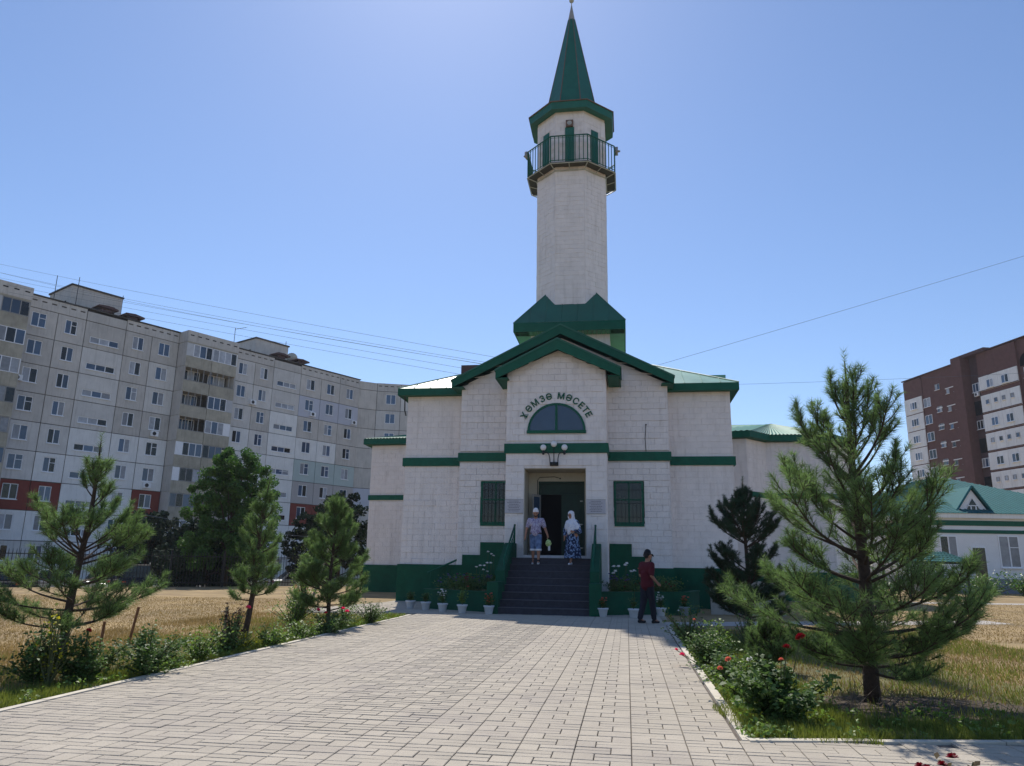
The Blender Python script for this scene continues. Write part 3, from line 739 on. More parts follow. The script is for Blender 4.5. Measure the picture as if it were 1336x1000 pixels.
def horn(loc, rz, box=False):
    q = MB()
    if box: q.box(-.15, .15, -.12, .02, -.14, .16); q.lathe([(.11, 0), (.09, -.01)], (0, -.13, 0), 12)
    else:
        T = Matrix.Rotation(pi/2, 4, 'X'); k = len(q.v); q.lathe([(.035, -.22), (.05, -.12), (.09, 0), (.17, .14), (.19, .15), (.17, .155), (.03, .02)], (0, 0, 0), 14)
        q.v = [tuple(T @ Vector(p)) for p in q.v]; q.box(-.03, .03, .1, .3, -.05, .0)
    q.build('loudspeaker', M('grey_frame'), mn, True).matrix_local = Matrix.Translation(loc) @ Matrix.Rotation(rz, 4, 'Z')
q = MB(); q.box(-.17, .17, -AP-.12, -AP+.02, 21.34, 21.66); q.build('loudspeaker', M('rust_trim'), mn)
q = MB(); T = Matrix.Translation((0, -AP-.125, 21.5)) @ Matrix.Rotation(pi/2, 4, 'X'); q.lathe([(.11, 0), (.11, .012), (.07, .012), (.05, .004)], (0, 0, 0), 14); q.v = [tuple(T @ Vector(p)) for p in q.v]; q.build('loudspeaker', M('pale_metal'), mn)
horn((2.10, -.35, 20.66), pi/2, True); horn((-2.08, -.60, 20.58), -pi/2-.3, True)
# eave and spire
q = MB(); octprism(q, 1.97, 22.12, 2.0, 22.46, False)
A, B_ = octo(1.97, 22.12), octo(AP-.02, 22.16)
for i in range(8): j = (i+1) % 8; q.face([A[j], A[i], B_[i], B_[j]])
q.build('eave', M('spire_green'), mn)
q = MB(); octprism(q, 2.05, 22.46, 2.05, 22.50); q.build('eave_trim', M('rust_trim'), mn)
q = MB(); octprism(q, 2.03, 22.50, 1.25, 22.95, False); q.build('eave_roof', M('spire_green'), mn)
octprism(MB(), 1.25, 22.7, .17, 28.45).build('spire', M('spire_green'), mn)
q = MB(); A, B_ = octo(1.25, 22.7), octo(.17, 28.45)
for i in range(8): q.tube([A[i], B_[i]], [.028, .018], 5)
q.build('spire_ridge', M('rust_trim'), mn)
octprism(MB(), .175, 28.42, .02, 29.38).build('spire_cap', M('grey_frame'), mn)
q = MB(); q.tube([(0, 0, 29.2), (0, 0, 29.9)], .025, 6); q.ball((0, 0, 29.66), .125, 14); q.build('finial', M('pale_metal'), mn, True)

# ------------------------------------------------------------------ entrance stairs
st = thing('entrance_stairs', 'dark grey entrance steps between two green side walls', 'stairs', (OX, OY, 0), -TH)
NS, SB = 8, -.25
for i in range(NS):
    z = LZ*(i+1)/NS; v0 = SB+i*.33
    q = MB(); w = .10*(1-i/NS); q.box(-1.24-w, 1.28+w*.6, v0, vP-.02 if i == NS-1 else v0+.36, LZ*i/NS, z-.03); q.box(-1.24-w, 1.28+w*.6, v0-.025, vP-.02 if i == NS-1 else v0+.36, z-.03, z)
    so_ = q.build('step', M('step_stone'), st)
    q = MB(); q.box(-1.24-w, 1.28+w*.6, v0-.03, v0+.32, z-.004, z+.004); q.build('tread', M('tread_stone'), so_)
for sg, a, c in ((-1, -1.52, -1.25), (1, 1.29, 1.56)):
    q = MB(); P = [(SB+.95, 0), (vP-.02, 0), (vP-.02, 2.07), (2.35, 2.07), (SB+.95, 1.22)]; q.prism(P, a, c, ax='x')
    q.box(a-(.08 if sg < 0 else -.02), c+(.08 if sg > 0 else -.02), SB-.05, SB+.95, 0, .90)
    q.build('side_wall', M('green_masonry'), st)
    xm = -1.30 if sg < 0 else 1.38
    q = MB(); tp = (xm, 3.0, 2.66); bt = (xm, .85, 1.56)
    q.tube([tp, bt], .028, 8); q.tube([(xm, 3.0, 2.05), tp], .026, 8); q.tube([(xm, .85, 1.0), bt], .024, 6); q.tube([(xm, 1.9, 1.8), (xm, 1.9, 2.1)], .018, 6); q.ball(tp, .04, 8)
    for k in range(12):
        t = (k+.5)/12; p = Vector(bt).lerp(Vector(tp), t); q.tube([p, (xm, p.y+.06, max(1.2, p.z-.28)), (xm, p.y-.02, max(1.2, p.z-.55))], .009, 4)
    for k in range(6):
        t = (k+.5)/6; p = Vector(bt).lerp(Vector(tp), t); q.tube([(xm, p.y+.10*cos(u_*pi/5), p.z-.28+.10*sin(u_*pi/5)) for u_ in range(11)], .008, 4, 0, False)
    q.build('handrail', M('green_paint'), st, True)

# flower beds
def bed(label, P, z, inner, flowers, seed):
    t = thing('flower_bed', label, 'flower bed', (OX, OY, 0), -TH); rr = random.Random(seed)
    q = MB()
    for (ax, ay), (bx, by) in zip(P, P[1:]):
        L = math.hypot(bx-ax, by-ay); T = Matrix.Translation((ax, ay, 0)) @ Matrix.Rotation(atan2(by-ay, bx-ax), 4, 'Z'); q.box(0, L, 0, .15, 0, z-.04, 0, T); q.box(-.02, L+.02, -.03, .18, z-.04, z, 0, T)
    q.build('retaining_wall', M('green_masonry'), t)
    q = MB(); q.prism(inner, 0, z-.08, ax='z'); q.build('soil', M('garden_soil'), t)
    return t
def petals(c, r, n, rr, V, up=.5):
    for k in range(n):
        a = rr.uniform(0, 2*pi); e = rr.uniform(.1, 1.3); d = Vector((cos(a)*cos(e), sin(a)*cos(e), sin(e))); s = d.cross(Vector((0, 0, 1))).normalized()*r*.45
        p = Vector(c)+d*r*rr.uniform(.2, .5); w = d*r*.55; V += [tuple(p-s*.5), tuple(p+w*.6-s), tuple(p+w*.6+s), tuple(p+s*.5)]
def leafcloud(rr, N, fn, size, upb=.4):
    V = []
    for _ in range(N):
        p, o = fn(rr); a = rr.uniform(0, 2*pi); d = Vector((cos(a), sin(a), rr.uniform(-.5, upb+.4))).normalized(); d = (d+Vector(o)*.6).normalized()
        s = d.cross(Vector((rr.uniform(-1, 1), rr.uniform(-1, 1), 1))).normalized(); l = size*rr.uniform(.6, 1.3); p = Vector(p); n = d.cross(s)*l*.12
        V += [tuple(p), tuple(p+d*l*.5+s*l*.33-n), tuple(p+d*l), tuple(p+d*l*.5-s*l*.33-n)]
    return V
def bedplants(t, region, z, seed, mat, N, h, blooms):
    rr = random.Random(seed); (s0, s1), (a0, a1) = region
    cl = [(rr.uniform(s0, s1), rr.uniform(a0, a1), rr.uniform(.4, 1)*h) for _ in range(26)]
    def fn(r):
        c = r.choice(cl); k = r.random(); g_ = .16*k+.05; return (c[0]+r.gauss(0, g_), c[1]+r.gauss(0, g_), z+c[2]*k), (0, 0, .3)
    V = leafcloud(rr, N, fn, .075); link('foliage', npmesh('foliage', V, 4, M(mat)), t)
    for mat_, c, r, n in blooms:
        V = []; petals((0, 0, 0), r, n, rr, V); me = npmesh('bloom', V, 4, M(mat_))
        for (x, y, zz) in c:
            q = MB().tube([(0, 0, -.01), (rr.uniform(-.05, .05), .02, -(zz-z)*.6)], .006, 4); 
            o = link('bloom', me, t, (x, y, zz), (0, 0, rr.uniform(0, 6))); q.build('stem', M('stem'), o)
rr = random.Random(3)
bl = bed('green walled flower bed left of the entrance steps with white lilies and purple flowers', [(-3.95, 1.75), (-3.9, 1.40), (-1.6, .35)], .61, [(-3.85, 1.5), (-1.58, .5), (-1.58, 4.3), (-4.2, 4.3), (-4.0, 2)], None, 1)
bedplants(bl, ((-3.5, -1.75), (1.2, 2.9)), .55, 2, 'rose_leaf', 2600, .55, [
    ('petal_white', [(-2.15+i*.11, .95+rr.uniform(-.1, .1), 1.28+.035*i+rr.uniform(-.03, .03)) for i in range(5)]+[(-1.95, 1.0, 1.2), (-1.85, 1.1, 1.15), (-2.0, 2.0, 1.75), (-1.9, 2.05, 1.68), (-1.82, 2.0, 1.63)], .075, 14),
    ('petal_violet', [(rr.uniform(-3.6, -1.8), rr.uniform(1.2, 2.2), rr.uniform(.78, 1.05)) for _ in range(26)], .06, 10),
    ('petal_dark', [(rr.uniform(-2.9, -2.2), rr.uniform(1.1, 2.0), rr.uniform(.8, 1.1)) for _ in range(12)], .06, 10)])
br = bed('green walled flower bed right of the entrance steps with round white blooms', [(1.62, .35), (4.2, 1.75), (4.65, 3.4)], .67, [(1.6, .5), (4.15, 1.9), (4.55, 3.4), (4.4, 4.3), (1.6, 4.3)], None, 5)
bedplants(br, ((1.85, 4.1), (1.4, 3.0)), .6, 7, 'rose_leaf', 2600, .5, [
    ('petal_white', [(1.98, 1.3, 1.36), (2.12, 1.35, 1.36), (2.37, 1.3, 1.45), (2.33, 1.35, 1.40), (2.03, 1.3, 1.22), (1.97, 1.3, 1.16), (2.5, 1.3, 1.22), (2.6, 1.35, 1.24)], .085, 18),
    ('petal_violet', [(rr.uniform(1.8, 2.5), rr.uniform(1.1, 1.6), rr.uniform(.95, 1.15)) for _ in range(20)], .06, 10),
    ('petal_salmon', [(rr.uniform(2.75, 3.05), rr.uniform(1.6, 2.0), rr.uniform(1.0, 1.35)) for _ in range(10)], .07, 12),
    ('petal_dark', [(rr.uniform(2.2, 3.9), rr.uniform(1.4, 2.2), rr.uniform(.75, .95)) for _ in range(16)], .06, 10)])
# diagonal handrail of the basement stair and low concrete ledge
t = thing('basement_handrail', 'sloping green handrail before the left wall beside the stepped dado', 'handrail', wl(-4.75, 5.0, 0), -TH)
q = MB(); q.tube([(0, 0, 1.04), (2.75, 0, 2.24)], .035, 8)
for k in range(5): x = .1+k*.62; q.tube([(x, 0, .6), (x, 0, 1.06+x*.436)], .014, 5)
q.build('rail', M('green_paint'), t)
t = thing('concrete_ledge', 'pale concrete ledge behind the right flower bed near the dark pine', 'ledge', wl(4.9, 2.4, 0), -TH)
q = MB(); q.prism([(0, 1.0), (2.2, 1.0), (2.2, 0), (0, 0)], 0, .18); q.build('slab', M('concrete'), t)

# flower pots
def pot(label, s, v, kind, grey=False, seed=0, h=.45):
    x, y, _ = wl(s, v); t = thing('flower_pot', label, 'flower pot', (x, y, .02), random.uniform(0, 6), 'flower pots along the green walls'); rr = random.Random(seed)
    MB().lathe([(.095, 0), (.10, .01), (.135, .19), (.155, .20), (.158, .24), (.145, .24), (.135, .215), (.02, .21)], (0, 0, 0), 20).build('pot', M('pot_grey' if grey else 'pot_plastic'), t, True)
    V = []; stems = MB(); tips = []
    for k in range(9):
        a = rr.uniform(0, 2*pi); r = rr.uniform(.02, .16)*h/.45; p1 = (cos(a)*r, sin(a)*r, .2+h*rr.uniform(.5, 1)); stems.tube([(0, 0, .2), (p1[0]*.5, p1[1]*.5, .2+(p1[2]-.2)*.6), p1], .005, 4); tips.append(p1)
    stems.build('stem', M('stem'), t)
    fn = lambda r: (lambda c, k: ((c[0]*k+r.gauss(0, .035), c[1]*k+r.gauss(0, .035), .2+(c[2]-.2)*k), (0, 0, .2)))(r.choice(tips), r.uniform(.2, 1))
    V = leafcloud(rr, 240 if kind != 'sparse' else 110, fn, .06); link('foliage', npmesh('foliage', V, 4, M('rose_leaf' if kind != 'light' else 'light_leaf')), t)
    bm = {'white': 'petal_white', 'salmon': 'petal_salmon', 'red': 'petal_red', 'light': 'petal_red'}.get(kind)
    if bm:
        V = []; petals((0, 0, 0), .05 if kind in('white',) else .05, 14, rr, V); me = npmesh('bloom', V, 4, M(bm))
        T_ = [max(tips, key=lambda q: q[2])] if kind in ('red', 'light') else tips+[(p[0]*.7+.03, p[1]*.7, p[2]-.07) for p in tips]
        for p in T_: link('bloom', me, t, (p[0], p[1], p[2]+.02), (0, 0, rr.uniform(0, 6)))
    return t
pot('pale pot of dark low leaves at the far left of the row', -4.27, 1.24, 'dark', False, 1, .35)
pot('white pot of dark foliage without flowers, second from the left', -3.64, .72, 'dark', False, 2, .35)
pot('white pot of clustered white flowers left of the steps', -2.97, .10, 'white', False, 3, .42)
pot('white pot of tall green stems topped by one red flower', -2.3, -.30, 'light', False, 4, .55)
pot('white pot of salmon flowers next to the left side wall of the steps', -1.50, -.45, 'salmon', False, 5, .35)
pot('white pot of sparse reddish flowers next to the right side wall', 1.69, -.25, 'salmon', False, 6, .3)
pot('white pot of tall dark sparse stems right of the steps', 2.53, -.30, 'sparse', False, 7, .5)
pot('white pot of white flowers behind the man in maroon', 3.31, .55, 'white', False, 8, .42)
pot('grey pot of pinkish flowers at the right end of the row', 4.02, 1.25, 'salmon', True, 9, .35)

# ------------------------------------------------------------------ left apartment building
def seg_mesh(w, h, holes, t=.10, reveal=.14):
    """wall panel with real window openings: front skin, edges and reveals"""
    q = MB(); hs = sorted(holes); x = 0
    if not hs: q.box(0, w, 0, t, 0, h); return q
    for (a, c, z0, z1) in hs:
        q.box(x, a, 0, t, 0, h); q.box(a, c, 0, t, 0, z0); q.box(a, c, 0, t, z1, h); x = c
    q.box(x, w, 0, t, 0, h)
    return q
WC = {}
def window_mesh(w, h, n, style):
    key = (round(w, 2), round(h, 2), n, style)
    if key in WC: return WC[key]
    f = MB(); t = .07
    f.box(0, w, 0, .05, 0, t); f.box(0, w, 0, .05, h-t, h); f.box(0, t, 0, .05, t, h-t); f.box(w-t, w, 0, .05, t, h-t)
    xs_ = [w*k/n for k in range(1, n)]
    for x in xs_: f.box(x-.04, x+.04, 0, .05, t, h-t)
    if style == 1: f.box(w*.5+.04, w-t, 0, .05, h*.62, h*.62+.05)
    s = MB().box(-.05, w+.05, -.14, .02, -.06, 0)
    edges = [0]+xs_+[w]; ps = []
    for a, c in zip(edges, edges[1:]):
        ps.append(MB().box(a+.04, c-.04, .03, .04, t, h-t))
    WC[key] = (f.mesh('window', M('white_frame') if style != 2 else M('grey_frame')), s.mesh('sill', M('white_frame')), [p.mesh('pane', M('glass')) for p in ps], [p.mesh('pane', M('curtain')) for p in ps], [p.mesh('pane', M('dark_glass')) for p in ps])
    return WC[key]
def add_window(parent, x, y, z, w, h, n, rr, style=0, sill=True):
    f, s, pg, pc, pd = window_mesh(w, h, n, style)
    o = link('window', f, parent, (x, y, z))
    if sill: link('sill', s, o)
    for i in range(n):
        k = rr.random(); link('pane', (pg if k < .5 else pc if k < .78 else pd)[i], o, (0, 0, 0), (rr.uniform(-.006, .006), 0, rr.uniform(-.012, .012)))
    return o
dA = Vector((.604, .797)).normalized()
apt = thing('apartment_building', 'nine storey grey panel block with white and red panels on the left', 'apartment block', (-46.7, 70.4, 0), atan2(dA.y, dA.x))
ZF = lambda k: 2.72+2.8*(k-1)           # seam below floor k+1 ; floor k spans ZF(k)-2.8 .. ZF(k)
PM = {}
def panel(parent, x0, x1, k, mat, holes, y=0., z0=None, z1=None, rot=None, org=None):
    za = ZF(k)-2.8 if z0 is None else z0; zb = ZF(k) if z1 is None else z1; j = .035
    if k == 1 and z0 is None: za = -1.0
    hh = [(a-x0-j, c-x0-j, p-za-j, r-za-j) for a, c, p, r in holes]
    key = (round(x1-x0, 2), round(zb-za, 2), tuple((round(a, 2), round(c, 2), round(p, 2), round(r, 2)) for a, c, p, r in hh), mat)
    if key not in PM: PM[key] = seg_mesh(x1-x0-2*j, zb-za-2*j, hh).mesh('panel', M(mat))
    return link('panel', PM[key], parent, (x0+j, y+random.uniform(-.012, .012), za+j))
core = MB(); core.box(-22, 41.5, .11, 13, -1.1, 26.2); core.build('wall', M('joint_dark'), apt)
rw = random.Random(21)
def column(parent, x0, x1, wins, mats, fl=range(1, 10), nwin=2, zc=None, wh=1.45, sashes=2):
    for k in fl:
        c = (ZF(k)-2.8+1.68) if zc is None else zc(k); hz = [(a, b_, c-wh/2, c+wh/2) for a, b_ in wins]
        panel(parent, x0, x1, k, mats[k-1], hz)
        for a, b_ in wins:
            add_window(parent, a, .05, c-wh/2, b_-a, wh, sashes, rw, rw.choice([0, 0, 0, 1]))
bg_, pl_, md_, rd_ = 'panel_beige', 'panel_pale', 'panel_mid', 'panel_red'
low = [md_, pl_, rd_, pl_, pl_, bg_, bg_, bg_, bg_]
column(apt, -1.15, 1.6, [(-.72, .62)], [md_, pl_, rd_, md_, md_, bg_, bg_, bg_, bg_])
column(apt, 1.6, 4.3, [(2.38, 3.52)], [md_, pl_, rd_, pl_, md_, bg_, bg_, bg_, bg_])
column(apt, 4.3, 8.4, [(4.9, 7.8)], [pl_, pl_, pl_, pl_, pl_, md_, md_, md_, bg_], zc=lambda k: ZF(k)-2.8+.92, wh=.68, sashes=3)
column(apt, 8.4, 11.3, [(9.25, 10.45)], [pl_, pl_, pl_, pl_, pl_, bg_, bg_, bg_, bg_])
column(apt, 11.3, 14.4, [(12.15, 13.45)], [pl_, pl_, rd_, pl_, pl_, bg_, md_, md_, bg_])
column(apt, 20.9, 24.5, [(22.25, 23.45)], [pl_, pl_, md_, pl_, pl_, pl_, md_, md_, md_])
column(apt, 24.5, 27.2, [(25.3, 26.4)], [pl_, pl_, md_, pl_, pl_, md_, bg_, md_, bg_])
column(apt, 27.2, 31.4, [(27.85, 30.75)], [pl_, pl_, pl_, pl_, pl_, pl_, pl_, md_, md_], zc=lambda k: ZF(k)-2.8+.92, wh=.68, sashes=3)
column(apt, 31.4, 34.8, [(32.4, 33.75)], [md_, pl_, rd_, 'panel_pink', 'panel_green', pl_, bg_, 'panel_lilac', bg_])
column(apt, 34.8, 38.0, [(35.8, 37.1)], [md_, rd_, rd_, 'panel_pink', 'panel_green', pl_, bg_, 'panel_lilac', bg_])
column(apt, 38.0, 41.5, [(39.2, 40.45)], [md_, pl_, rd_, 'panel_pink', 'panel_green', bg_, bg_, 'panel_lilac', bg_])
column(apt, -22, -15, [(-20.5, -19.1), (-17.5, -16.1)], low); column(apt, -15, -8.2, [(-13.7, -12.3), (-10.9, -9.5)], low)
# attic band with vent slots
def attic(parent, x0, x1, z=25.12, zt=26.35, y=0.):
    n = max(2, int((x1-x0)/.85)); hs = [(x0+(i+.5)*(x1-x0)/n-.24, x0+(i+.5)*(x1-x0)/n+.24, z+.72, z+.86) for i in range(n)]
    panel(parent, x0, x1, 0, bg_, hs, y, z, zt)
for a, c in ((-22, -15), (-15, -8.2), (-1.15, 4.3), (8.4, 14.4), (20.9, 27.2), (31.4, 38.0), (38.0, 41.5)): attic(apt, a, c)
for a, c in ((4.3, 8.4), (27.2, 31.4)): panel(apt, a, c, 0, bg_, (), 0., 25.12, 26.15)
MB().box(-22.2, 41.6, -.12, 13.2, 26.36, 26.46).build('roof', M('joint_dark'), apt)
# loggia stacks
def loggias(parent, x0, x1, dpt=1.75, halves=2, seed=1):
    rr = random.Random(seed)
    for xx in (x0, x1-.14):
        for k in range(1, 10): MB().box(xx, xx+.14, -dpt+.02, .1, (-1.0 if k == 1 else ZF(k)-2.77), ZF(k)-.03).build('side_panel', M('panel_beige'), parent)
    MB().box(x0-.03, x1+.03, -dpt-.05, .1, 25.15, 26.42).build('attic_panel', M('panel_beige'), parent)
    vs_ = MB().box(-.22, .22, -dpt-.06, -dpt-.045, 25.85, 25.97).mesh('vent_slot', M('dark_interior'))
    for i in range(7): link('vent_slot', vs_, parent, (x0+(x1-x0)*(i+.5)/7, 0, 0))
    MB().box(x0+.1, x1-.1, -.05, .1, -1, 25.1).build('back_wall', M('joint_dark'), parent)
    for k in range(1, 10):
        zb = ZF(k)-2.8 if k > 1 else -1.0
        for hf in range(halves):
            a = x0+(x1-x0)*hf/halves+.03; c = x0+(x1-x0)*(hf+1)/halves-.03
            MB().box(a, c, -dpt, -dpt+.08, zb+.03, ZF(k)-1.62).build('parapet', M('parapet_brown'), parent)
            MB().box(a, c, -dpt-.02, -.06, ZF(k)-.12, ZF(k)+.02).build('slab', M('parapet_brown'), parent)
            st_ = rr.choice([0, 0, 0, 2, 2, 3]); h = 1.46; z = ZF(k)-1.60
            if st_ == 3:      # open or rusty wooden glazing
                q = MB(); q.box(a, c, -dpt, -dpt+.05, z, z+.06)
                for i in range(5): x = a+(c-a-.06)*i/4; q.box(x, x+.06, -dpt, -dpt+.05, z, z+h)
                q.build('glazing', M(rr.choice(['rust_loggia', 'grey_frame'])), parent)
                add_window(parent, a+.5, -.35, z, c-a-1.0, h, 3, rr, 0, False)
            else:
                blind = rr.random() < .45; wl_ = (c-a)*(.74 if blind else 1.0); off = 0 if rr.random() < .5 else (c-a)-wl_
                add_window(parent, a+off, -dpt, z, wl_, h, 3 if blind else 4, rr, st_, False)
                if blind:
                    bx = a+(wl_ if off == 0 else 0); MB().box(bx+.01, bx+(c-a)-wl_-.01, -dpt, -dpt+.05, z, z+h).build('cladding', M(rr.choice(['loggia_clad', 'loggia_clad', 'white_frame'])), parent)
loggias(apt, 14.45, 20.85, seed=5); loggias(apt, -8.1, -1.55, seed=8)
# machine rooms, hoods, antennas on the roof
def roombox(x0, x1, y0, y1, z1, nm='roof_room'):
    t = MB().box(x0, x1, y0, y1, 26.46, z1-.18).build(nm, M('panel_beige'), apt)
    q = MB().box(x0-.12, x1+.12, y0-.12, y1+.12, z1-.18, z1); q.build('roof_slab', M('joint_dark'), t)
    MB().box(x1-1.5, x1-.7, y0-.03, y0+.02, 27.0, 28.2).build('door', M('dark_interior'), t)
    MB().box(x0-.02, x0+.03, y0+1, y0+1.6, 27.2, 27.9).build('opening', M('dark_interior'), t)
roombox(3.6, 8.9, 3.0, 8.5, 29.6); roombox(26.2, 31.2, 3.0, 8.5, 29.4)
def hood(x, y=.9):
    q = MB(); q.box(x-.5, x+.5, y-.4, y+.4, 26.46, 26.9); q.prism([(x-1.1, 26.95), (x+1.1, 26.9), (x+1.0, 27.05), (x+.0, 27.2), (x-1.0, 27.1)], y-.8, y+.8); q.build('vent_hood', M('brick_dark'), apt)
hood(9.2); hood(31.6); hood(6.2, .6); hood(28.3, .6)
def antenna(x, y, h, dish=False, bars=False):
    q = MB(); q.tube([(x, y, 26.4), (x, y, 26.4+h)], .035, 5)
    if bars:
        q.tube([(x, y, 26.2+h), (x+1.6, y+.2, 26.9+h)], .02, 4)
        for i in range(6): q.tube([(x+.2+i*.24, y-.4, 26.3+h+i*.1), (x+.2+i*.24, y+.4, 26.3+h+i*.1)], .014, 4)
    q.build('antenna', M('dark_metal'), apt)
antenna(1.3, 1, 2.9); antenna(3.4, 1, 3.4); antenna(9.0, 3.2, 3.5); antenna(21.6, .6, 2.6, bars=True); antenna(30.9, 3.2, 3.6)
q = MB(); T = Matrix.Translation((31.6, 2.6, 27.7)) @ Matrix.Rotation(radians(-65), 4, 'X') @ Matrix.Rotation(radians(30), 4, 'Y'); q.lathe([(.02, -.2), (.4, -.12), (.75, .05), (.72, .06), (.4, -.08), (.02, -.15)], (0, 0, 0), 16); q.v = [tuple(T @ Vector(p)) for p in q.v]; q.tube([(31.4, 2.8, 26.4), (31.6, 2.7, 27.6)], .03, 5); q.build('satellite_dish', M('pale_metal'), apt)
def aircon(x, z, parent=None, y=-.35):
    q = MB(); q.box(x, x+.8, y, y+.3, z, z+.55); T = Matrix.Translation((x+.32, y-.005, z+.28)) @ Matrix.Rotation(pi/2, 4, 'X'); k = len(q.v); q.lathe([(.21, 0), (.21, .015), (.17, .015), (.05, .0)], (0, 0, 0), 12, 1); q.v[k:] = [tuple(T @ Vector(p)) for p in q.v[k:]]
    q.build('air_conditioner', [M('white_frame'), M('dark_metal')], parent or apt)
for x, f in ((-1.5, 7), (12.4, 6), (12.3, 4), (24.1, 8), (33.2, 8), (40.3, 8)):
    aircon(x, ZF(f)-2.8+.25 if f not in (7,) else ZF(7)-1.9)
for a, c in ((4.6, 8.1), (27.5, 31.0)):      # entrances
    d_ = MB().box(a+.6, a+2.0, -.1, .02, -1, 1.3).build('entrance_door', M('door_blue'), apt); MB().box(a+.2, c-.2, -1.3, .05, 1.35, 1.5).build('canopy', M('concrete'), apt)
# turned wing of the block
cP = Vector((-21.75, 103.6)); dC = Vector((2.4, 1.35)).normalized(); dB = Vector((4.2, .75)).normalized()
def wing(label, p, d, L, cols, fl, z):
    pass
aC = link('corner_wing', MB().box(-.4, 3.0, .10, 12, -1, 26.3).mesh('corner_wing', M('joint_dark')), apt)
RA = Matrix.Rotation(-atan2(dA.y, dA.x), 4, 'Z') @ Matrix.Translation((46.7, -70.4, 0))
aC.matrix_local = RA @ Matrix.Translation((cP.x, cP.y, 0)) @ Matrix.Rotation(atan2(dC.y, dC.x), 4, 'Z')
for k in range(1, 10): panel(aC, 0, 2.72, k, bg_ if k != 4 else 'panel_lilac', ())
panel(aC, 0, 2.72, 0, bg_, (), 0, 25.12, 26.3)
bP = cP+dC*2.72
aB = link('far_wing', MB().box(-.3, 24, .10, 12, -1, 26.3).mesh('far_wing', M('joint_dark')), apt)
aB.matrix_local = RA @ Matrix.Translation((bP.x, bP.y, 0)) @ Matrix.Rotation(atan2(dB.y, dB.x), 4, 'Z')
for i in range(6):
    for k in range(1, 10):
        c = ZF(k)-2.8+1.68; a = i*3.4+1.3
        panel(aB, i*3.4, (i+1)*3.4, k, 'panel_mid' if (i+k) % 3 else 'panel_beige', [(a, a+1.4, c-.72, c+.72)])
        f, s_, pg, pc, pd = window_mesh(1.4, 1.44, 2, 0); o = link('window', f, aB, (a, .05, c-.72))
    attic(aB, i*3.4, (i+1)*3.4)
pq = MB()
for i in range(6):
    for k in range(1, 10): c = ZF(k)-2.8+1.68; a = i*3.4+1.3; pq.box(a+.07, a+1.33, .085, .095, c-.66, c+.66)
pq.build('panes', M('glass'), aB)

# ------------------------------------------------------------------ right brick building
dR = Vector((.1389, -.9903))
rb = thing('brick_apartment_building', 'dark red brick tower block with white panel bays on the far right', 'apartment block', (67.3, 119., 0), atan2(dR.y, dR.x))
rr = random.Random(33)
q = MB(); q.box(-.3, 9.2, .1, 14, -1, 32.35); q.build('wall', M('red_brick'), rb)
q = MB(); q.box(-4.77, -.3, -.55+.55, 14, -1, 32.2); q.build('wall', M('red_brick'), rb)
q = MB(); q.box(7.9, 9.9, -.9, 14, -1, 32.9); q.build('wall', M('red_brick'), rb, label='projecting brick pier')
q = MB(); q.box(9.9, 12.1, .6, 14, -1, 32.6); q.build('wall', M('brick_dark'), rb)
q = MB(); q.box(12.1, 19.3, 0, 14, -1, 32.6); q.build('wall', M('red_brick'), rb)
q = MB(); q.box(19.3, 40, .3, 14, -1, 32.7); q.build('wall', M('red_brick'), rb)
q = MB(); q.box(7.6, 14.4, -.6, 6, 32.62, 33.1); q.build('roof_edge', M('brick_dark'), rb); q = MB(); q.box(-5, 7.8, -.15, 14.2, 32.36, 32.5); q.box(14.5, 40.2, -.15, 14.2, 32.72, 32.85); q.build('roof_edge', M('brick_dark'), rb)
def zr(k): return 27.75-2.8*k        # window centres per storey from the top
for k in range(10):
    z = zr(k)
    MB().box(-4.75, -.45, -.10, -.002, z-1.3 if k else z-1.3, z+1.32 if k == 0 else z+1.36).build('panel', M('panel_pale'), rb)
    add_window(rb, -3.4, -.16, z-.6, 1.75, 1.25, 3, rr)
    add_window(rb, -.25, .04, z-.75, 1.6, 1.45, 2, rr)
    MB().box(2.55, 3.85, .04, .12, z+1.35-.12, z+1.45).build('lintel', M('panel_pale'), rb) if k else None
    add_window(rb, 2.7, .05, z+1.5 if k == 0 else z+.7, 1.05, .95, 2, rr, 2)
    MB().box(4.9, 7.75, .04, .12, z+1.20, z+1.33).build('lintel', M('panel_pale'), rb)
    for a in (5.1, 6.9): add_window(rb, a, .05, z+.4, .7, .8, 1, rr, 2)
    add_window(rb, 10.3, .3, z-.55, 1.8, 1.3, 3, rr) if k % 2 == 0 else MB().box(10.0, 12.1, .55, .58, z-1.2, z+.9).build('recess', M('dark_interior'), rb)
    for i in range(4):
        x0, x1 = 12.12+i*1.79, 12.12+(i+1)*1.79
        MB().box(x0+.02, x1-.02, -.12, -.002, z-1.28 if k else z-.85, z+1.3).build('panel', M('panel_pale'), rb)
    if k % 2 == 0:
        for a in (13.6, 16.35): add_window(rb, a, -.18, z-.55, 1.3, 1.2, 2, rr)
    else:
        for a in (13.05, 14.6, 16.05, 17.6): add_window(rb, a, -.18, z-.1, .6, .65, 1, rr, 2)
    MB().box(12.1, 19.3, -.14, -.125, z-1.28 if k else z-.85, (z-1.28 if k else z-.85)+.12).build('brick_stripe', M('brick_dark'), rb)
    add_window(rb, 20.0, .24, z-.6, 2.4, 1.5, 3, rr); add_window(rb, 24.2, .24, z-.6, 1.5, 1.4, 2, rr)
q = MB(); P = [(19.5, 28.9)]+[(20.9-1.4*cos(pi*i/10), 29.4+1.3*sin(pi*i/10)) for i in range(11)]+[(22.3, 28.9)]; q.prism(P[::-1], .22, .29); q.build('arch_recess', M('dark_interior'), rb)
aircon(10.7, 26.5, rb, .1)

